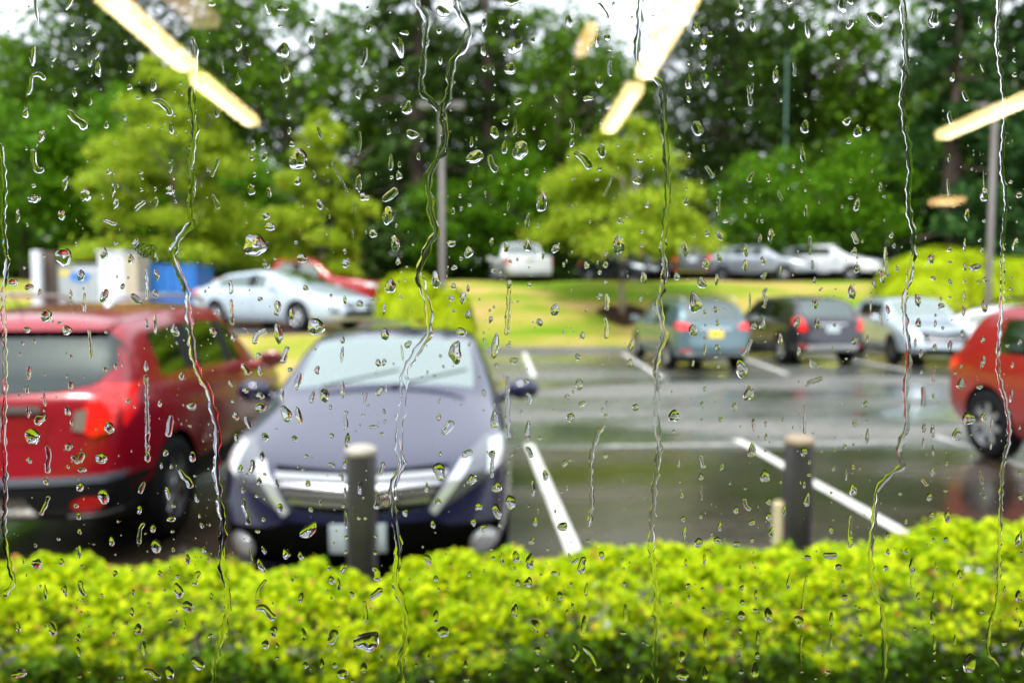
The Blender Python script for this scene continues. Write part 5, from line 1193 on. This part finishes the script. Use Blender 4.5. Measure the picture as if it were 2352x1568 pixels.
# bent drops: width | points
WORMS = {
1: "60|440,700,480,760,530,790,560,830;44|215,950,225,1060,262,1090,280,1070;28|860,1345,895,1310,930,1280;44|970,645,1030,655,1075,700,1092,745;30|205,490,200,560,180,610;34|205,492,250,480,300,510;26|1695,20,1725,100;22|1350,1130,1372,1080,1395,1010;28|1355,1240,1380,1290,1395,1335;12|1415,395,1430,470;30|660,1400,700,1415,750,1430;14|2115,1035,2150,1100,2190,1170,2222,1240",
2: "28|245,300,238,370,215,430;18|205,840,208,925,190,990;55|350,1285,400,1240,448,1205;46|1035,985,1050,1060,1085,1095;26|1725,20,1770,80,1785,130;28|1800,370,1795,430,1805,490;26|1545,755,1565,800,1555,860;55|1570,980,1610,990,1650,1035,1680,1080;16|1815,1125,1790,1190,1765,1250",
3: "30|590,545,600,600,607,680;26|622,530,606,600;22|880,395,888,440,885,490;38|1250,125,1240,165,1215,190;72|1345,90,1400,130,1440,178;32|1955,580,1968,610,1988,650;32|1870,710,1875,760,1888,800;62|250,770,265,820,295,865;26|315,1060,345,1090,370,1135;32|630,1095,605,1130,595,1165;20|780,1215,795,1250,812,1280;18|1860,1140,1865,1200,1870,1250",
4: "38|880,85,870,110,850,140;22|935,275,940,380,938,485;42|835,440,870,465,905,500;24|543,430,540,490,545,560;22|565,660,575,700,580,760,588,850;24|930,595,940,630,945,665;55|1190,1155,1225,1150,1255,1130;32|1565,1215,1580,1258,1602,1300;44|1095,1205,1085,1290,1072,1350;28|942,960,938,1060,940,1150,945,1240,942,1330;46|1545,880,1570,920,1590,960;28|1465,350,1475,390,1472,440;28|1475,470,1480,560,1480,640;44|1765,480,1775,530,1765,580;42|1625,760,1635,705,1670,680,1710,665;40|1838,770,1820,820,1800,880",
5: "16|1165,440,1160,560,1150,690;32|1775,430,1785,490,1778,545;28|1765,585,1780,640,1775,725;20|250,1065,240,1100,235,1135;38|355,1030,330,1055,310,1085;34|122,1180,112,1240,118,1300;52|790,1240,770,1290,730,1330;34|1147,960,1150,1130,1145,1250,1155,1360;28|1265,1070,1290,1090,1285,1150",
6: "18|395,965,420,958,445,950;32|710,300,690,320,675,338;24|985,65,985,125,985,190;42|1250,40,1268,75,1285,120;32|1465,135,1466,220,1477,330;18|1430,560,1438,600,1442,640;28|710,400,690,440,700,480,690,530;46|980,850,1000,880,1012,910;32|960,1030,980,1000,1010,992,1045,985,1062,965;20|955,1140,952,1240,950,1330;22|1780,890,1770,945,1772,1005;36|1705,1025,1708,1095,1705,1165;30|610,720,590,780,550,840",
7: "38|300,50,318,110,308,170,310,230;46|460,110,500,145,540,92;30|500,140,490,170;44|1145,200,1175,250,1205,280,1225,325;32|320,370,295,430,265,495;34|925,280,910,310,895,360;30|920,540,895,600,890,680;38|1275,850,1250,900,1245,945;34|515,910,522,960,545,1010;68|1225,1405,1265,1430,1295,1480;40|920,1480,970,1490,1020,1540;34|1555,385,1560,450,1580,500,1585,560;36|1612,140,1612,190,1598,240;28|1700,905,1660,960,1648,1000,1645,1045;46|1632,1095,1680,1085,1720,1120,1755,1165",
8: "32|355,155,345,200,325,245;38|320,350,318,400,310,460;48|282,825,315,850,318,920;44|270,1030,305,1000,350,962;30|235,1040,240,1100,248,1180;56|48,1220,35,1270,10,1320;30|680,440,700,402,722,430;44|860,128,890,100,925,88;24|1045,90,1050,150,1045,260;34|1265,60,1288,85,1305,130;52|1640,760,1620,810,1620,870;36|1570,1310,1590,1370,1560,1430;40|1625,1330,1680,1375,1715,1430,1725,1490;20|1540,740,1560,800,1600,770",
9: "34|285,110,295,150,312,200;34|560,385,578,430,600,470;30|1245,495,1238,590,1242,705;28|1695,260,1715,285,1735,310;24|2060,210,2070,250,2085,300;44|1065,745,1110,755,1158,748;20|965,880,950,960,945,1020,935,1100;40|882,1148,920,1160,928,1210;18|930,1260,925,1390,935,1500"}
TRAILS = [   # long running trails in picture pixels: name, width, points, label
 (13, [(3, 330), (12, 420), (10, 520), (18, 600), (12, 650), (9, 700), (12, 780), (14, 900), (11, 1000), (15, 1120), (12, 1220), (22, 1290), (32, 1335), (10, 1368)], 'thin water trail running down at the left edge over the cherry red SUV'),
 (18, [(443, 85), (448, 140), (441, 230), (447, 300), (438, 370), (443, 430), (436, 480), (440, 515), (415, 542), (398, 578), (408, 620), (428, 660), (434, 720), (440, 780), (450, 840), (478, 895), (492, 950), (500, 1000), (497, 1080), (505, 1150), (513, 1220), (509, 1290), (524, 1370), (516, 1440), (498, 1500), (492, 1575)], 'crooked water trail over the leftmost young maple and the cherry red SUV'),
 (20, [(1047, -6), (1058, 36), (1076, 66), (1066, 105), (1038, 148), (1032, 205), (1018, 262), (1022, 330), (1002, 370), (984, 412), (990, 480), (1000, 530), (985, 565), (962, 620), (972, 665), (985, 715), (984, 765), (963, 800), (932, 850), (925, 930), (915, 1010), (922, 1065), (903, 1120), (905, 1180), (916, 1260), (908, 1330), (928, 1400), (932, 1470), (922, 1520), (920, 1575)], 'forked water trail, its long right arm running down over the navy sedan'),
 (17, [(953, -6), (968, 25), (980, 52), (976, 100), (972, 150), (968, 205), (990, 232), (1008, 256)], 'short left arm of the forked water trail at the top'),
 (17, [(1472, -6), (1468, 55), (1463, 110), (1466, 152), (1496, 176), (1520, 200), (1524, 262), (1528, 335), (1534, 420), (1530, 500), (1523, 560), (1526, 640), (1514, 690), (1519, 735), (1526, 775), (1508, 825), (1510, 900), (1507, 960), (1514, 1030), (1504, 1110), (1500, 1180), (1495, 1240), (1505, 1330), (1510, 1400), (1502, 1500), (1506, 1575)], 'water trail from the bright sky down past the grey-teal wagon'),
 (16, [(2071, -6), (2075, 60), (2079, 150), (2071, 232), (2085, 330), (2089, 400), (2085, 470), (2098, 545), (2092, 620), (2076, 690), (2080, 760), (2086, 820), (2079, 900), (2083, 970), (2064, 1030), (2072, 1068), (2040, 1092), (2014, 1125), (2008, 1180), (1999, 1250), (2002, 1330), (2024, 1390), (2030, 1460), (2028, 1575)], 'water trail running over the pale silver SUV and bending left near its foot'),
 (12, [(2292, -6), (2288, 100), (2300, 190), (2306, 270), (2299, 380), (2309, 460), (2301, 560), (2301, 640), (2295, 750), (2291, 850), (2309, 930), (2316, 1000), (2301, 1075), (2295, 1200), (2290, 1370), (2272, 1430), (2268, 1490), (2290, 1520), (2310, 1575)], 'thin water trail at the right edge across the bright red SUV'),
 (12, [(1388, 975), (1364, 1020), (1356, 1090), (1360, 1150), (1352, 1210)], 'short thin water trail over the wet aisle in the middle'),
 (11, [(1170, 655), (1166, 720), (1162, 770)], 'faint short water trail over the dry grass'),
 (12, [(336, 860), (338, 930), (340, 1000), (338, 1040)], 'broken water trail over the right tail light of the cherry red SUV'),
]
def place_on_pane(name, V, F, cx, cz):
    me = to_mesh(name, V, F); o = bpy.data.objects.new(name, me); COL.objects.link(o)
    o.matrix_world = PF @ Matrix.Translation((cx, GAP, cz)); return o
for i, (wd, pts, lab) in enumerate(TRAILS):
    q = [onpane(u, v) for u, v in pts]; cx = sum(a for a, _ in q) / len(q); cz = sum(b for _, b in q) / len(q)
    V, F = drop_mesh('r', wd * PX * .85, 0, 0, 900 + i, .125, [(a - cx, b - cz) for a, b in q])
    tag(place_on_pane('water_trail', V, F, cx, cz), lab, 'water trail', 'water trails on the pane')

ITEMS = []                        # (area, kind, u, v, w, h, ang, pts)
for t, s in DROPS.items():
    for e in s.split(';'):
        a = [float(x) for x in e.split(',')]; x, y, w_, h_ = a[:4]; an = a[4] if len(a) > 4 else rnd.uniform(-7, 7)
        u, v = tz(t, x, y); k = .36 * 1.0; ITEMS.append((w_ * h_ * k * k, 'd', u, v, w_ * k, h_ * k, R(-an), None))
for t, s in WORMS.items():
    for e in s.split(';'):
        wd, p = e.split('|'); p = [float(x) for x in p.split(',')]; pts = [tz(t, p[i], p[i + 1]) for i in range(0, len(p), 2)]
        L_ = sum(math.dist(a, b) for a, b in zip(pts, pts[1:])); wd = float(wd) * .36
        u = sum(a for a, _ in pts) / len(pts); v = sum(b for _, b in pts) / len(pts); ITEMS.append((wd * L_, 'w', u, v, wd, L_, math.atan2(pts[-1][0] - pts[0][0], pts[-1][1] - pts[0][1]), pts))
ITEMS.sort(key=lambda a: -a[0])
def behind(u, v):
    T = [((0, 330, 690, 760), 'the roof of the cherry red SUV'), ((0, 300, 745, 880), 'the rear window of the cherry red SUV'), ((355, 570, 735, 850), 'the side windows of the cherry red SUV'),
         ((215, 345, 880, 1010), 'the tail light of the cherry red SUV'), ((0, 210, 880, 1010), 'the tailgate of the cherry red SUV'), ((350, 500, 1000, 1260), 'the wheel of the cherry red SUV'), ((0, 350, 1010, 1290), 'the rear bumper of the cherry red SUV'),
         ((345, 620, 850, 1010), 'the door of the cherry red SUV'), ((640, 1120, 740, 890), 'the windscreen of the navy sedan'), ((600, 1140, 890, 1000), 'the bonnet of the navy sedan'),
         ((790, 868, 1010, 1320), 'the left bollard'), ((500, 1170, 1000, 1125), 'the grille and headlights of the navy sedan'), ((500, 1170, 1125, 1290), 'the lower bumper of the navy sedan'),
         ((60, 450, 570, 690), 'the bins on the left'), ((445, 850, 610, 775), 'the pale sedan'), ((860, 1080, 615, 725), 'the clipped bush'), ((1125, 1265, 555, 645), 'the white pickup'),
         ((1370, 1660, 555, 640), 'the dark hatchback of the upper row'), ((1660, 2010, 555, 640), 'the silver and white cars of the upper row'), ((1465, 1700, 665, 850), 'the grey-teal wagon'),
         ((1700, 1975, 665, 850), 'the charcoal SUV'), ((1960, 2230, 655, 850), 'the pale silver SUV'), ((2020, 2352, 560, 700), 'the mounded bush'), ((2205, 2352, 690, 1060), 'the bright red SUV'),
         ((1800, 1870, 995, 1230), 'the right bollard'), ((1080, 2020, 640, 805), 'the dry grass bank'), ((1150, 2352, 805, 1010), 'the wet aisle'), ((1150, 2352, 1010, 1200), 'the empty stalls'),
         ((180, 610, 150, 650), 'the leftmost young maple'), ((610, 880, 260, 650), 'the narrow young maple'), ((1240, 1730, 290, 590), 'the bank maple'), ((1400, 1660, 0, 250), 'the bright opening in the sky'),
         ((760, 940, 0, 260), 'the sky gap left of the forked trail'), ((930, 1110, 0, 420), 'the dark conifer by the forked trail'), ((1660, 2100, 0, 330), 'the sky dots in the airy trees'), ((2100, 2352, 0, 560), 'the feathery conifer'),
         ((0, 300, 0, 330), 'the top left corner of trees'), ((300, 760, 0, 300), 'the trees by the long lamp reflection'), ((0, 200, 300, 620), 'the green trees at the left edge')]
    if v > 1240:
        return 'the dark foot of the hedge' if v > 1430 else 'the yellow hedge top'
    for (a, b, c, d), s in T:
        if a <= u < b and c <= v < d: return s
    return 'the dark wood behind the cars' if v < 640 else ('the kerb side of the lot' if v > 1150 else 'the asphalt between the cars')
TOPN = 300; meshes_rest_V = []; meshes_rest_F = []; named = []
for i, (ar, k, u, v, w_, h_, an, pts) in enumerate(ITEMS):
    cx, cz = onpane(u, v)
    if k == 'd': V, F = drop_mesh('d', w_ * PX * .96, h_ * PX * .97, an, 2000 + i, .285)
    else: V, F = drop_mesh('w', w_ * PX * .92, 0, 0, 2000 + i, .24, [(onpane(a, b)[0] - cx, onpane(a, b)[1] - cz) for a, b in pts])
    if i < TOPN:
        o = place_on_pane('raindrop', V, F, cx, cz)
        if k == 'd':
            asp = h_ / w_; tl = math.degrees(an)
            shp = 'broad' if asp < .85 else 'round' if asp < 1.2 else 'oval' if asp < 1.75 else 'slender' if asp < 2.8 else 'streak-like'
            if abs(tl) > 12 and asp > 1.1: shp += ' tilted'
            sz = 'large' if ar > 1250 else 'mid-sized' if ar > 560 else 'small'
        else:
            shp = 'bent'; sz = 'long' if h_ > 45 else 'short'
        named.append([o, '%s %s raindrop over %s' % (sz, shp, behind(u, v)), u, v])
    else:
        o = len(meshes_rest_V); meshes_rest_V += [(a[0] + cx, a[1], a[2] + cz) for a in V]; meshes_rest_F += [tuple(j + o for j in f) for f in F]
from collections import defaultdict
D_ = defaultdict(list)
for q in named: D_[q[1]].append(q)
ORD = ['', 'second ', 'third ', 'fourth ', 'fifth ', 'sixth ', 'seventh ', 'eighth ', 'ninth ', 'tenth ', 'eleventh ', 'twelfth ', 'thirteenth ']
for lab, qs in D_.items():
    qs.sort(key=lambda q: q[3])
    for j, q in enumerate(qs):
        suf = '' if len(qs) == 1 else (', highest of these' if j == 0 else ', lowest of these' if j == len(qs) - 1 else ', %shighest' % ORD[min(j, 12)])
        tag(q[0], lab + suf, 'raindrop', 'raindrops on the window pane')
# the very small drops and specks between them
g_ = random.Random(77)
cols = [g_.uniform(0, 2352) for _ in range(34)]
for i in range(1100):
    u = cols[g_.randrange(34)] + g_.gauss(0, 5) if g_.random() < .45 else g_.uniform(-10, 2362); v = g_.uniform(-10, 1578)
    s = g_.choice([1.8, 2.2, 2.6, 3.2, 4.0, 5.2]) * g_.uniform(.8, 1.2); cx, cz = onpane(u, v)
    V, F = drop_mesh('d', s * PX, s * g_.uniform(1, 1.9) * PX, g_.uniform(-.2, .2), 5000 + i, .34)
    o = len(meshes_rest_V); meshes_rest_V += [(a[0] + cx, a[1], a[2] + cz) for a in V]; meshes_rest_F += [tuple(j + o for j in f) for f in F]
# pane outside the picture is wet too
for i in range(500):
    x, z = g_.uniform(-.75, .75), g_.uniform(-.6, .6)
    if abs(x) < .165 and abs(z) < .115: continue
    s = g_.uniform(.0007, .0042); V, F = drop_mesh('d', s, s * g_.uniform(1, 2), g_.uniform(-.2, .2), 7000 + i, .36)
    o = len(meshes_rest_V); meshes_rest_V += [(a[0] + x, a[1], a[2] + z) for a in V]; meshes_rest_F += [tuple(j + o for j in f) for f in F]
me = to_mesh('fine_drops', meshes_rest_V, meshes_rest_F); o = bpy.data.objects.new('fine_drops', me); COL.objects.link(o)
o.matrix_world = PF @ Matrix.Translation((0, GAP, 0)); tag(o, 'fine raindrops and specks scattered over the whole pane', 'raindrops', kind='stuff')
# a dried smudge of dirt on the pane above the bins
M_SMUDGE = bpy.data.materials.new('dried_smudge'); M_SMUDGE.use_nodes = True
n = M_SMUDGE.node_tree.nodes; l = M_SMUDGE.node_tree.links; b = n['Principled BSDF']; b.inputs['Base Color'].default_value = (.55, .58, .55, 1); b.inputs['Roughness'].default_value = .9
tc = n.new('ShaderNodeTexCoord'); nz = n.new('ShaderNodeTexNoise'); nz.inputs['Scale'].default_value = 2600; nz.inputs['Detail'].default_value = 4; l.new(tc.outputs['Object'], nz.inputs['Vector'])
mr = n.new('ShaderNodeMapRange'); mr.inputs[1].default_value = .40; mr.inputs[2].default_value = .62; mr.inputs[3].default_value = 0; mr.inputs[4].default_value = .75; l.new(nz.outputs['Fac'], mr.inputs[0]); l.new(mr.outputs[0], b.inputs['Alpha'])
bm = bmesh.new(); rg = []; cx, cz = onpane(335, 574)
for k in range(28):
    a = 2 * math.pi * k / 28; q = 1 + .08 * math.sin(3 * a) + .05 * math.sin(7 * a); rg.append(bm.verts.new((24 * PX * q * math.cos(a), 0, 16 * PX * q * math.sin(a))))
f_ = bm.faces.new(rg); r_ = bmesh.ops.extrude_face_region(bm, geom=[f_])
for x in r_['geom']:
    if isinstance(x, bmesh.types.BMVert): x.co.y += .00005
bmesh.ops.recalc_face_normals(bm, faces=bm.faces[:])
o = obj('dirt_smudge', bm, M_SMUDGE); o.matrix_world = PF @ Matrix.Translation((cx, TH + .00006, cz)); tag(o, 'pale dried smudge on the pane above the bins', 'smudge')
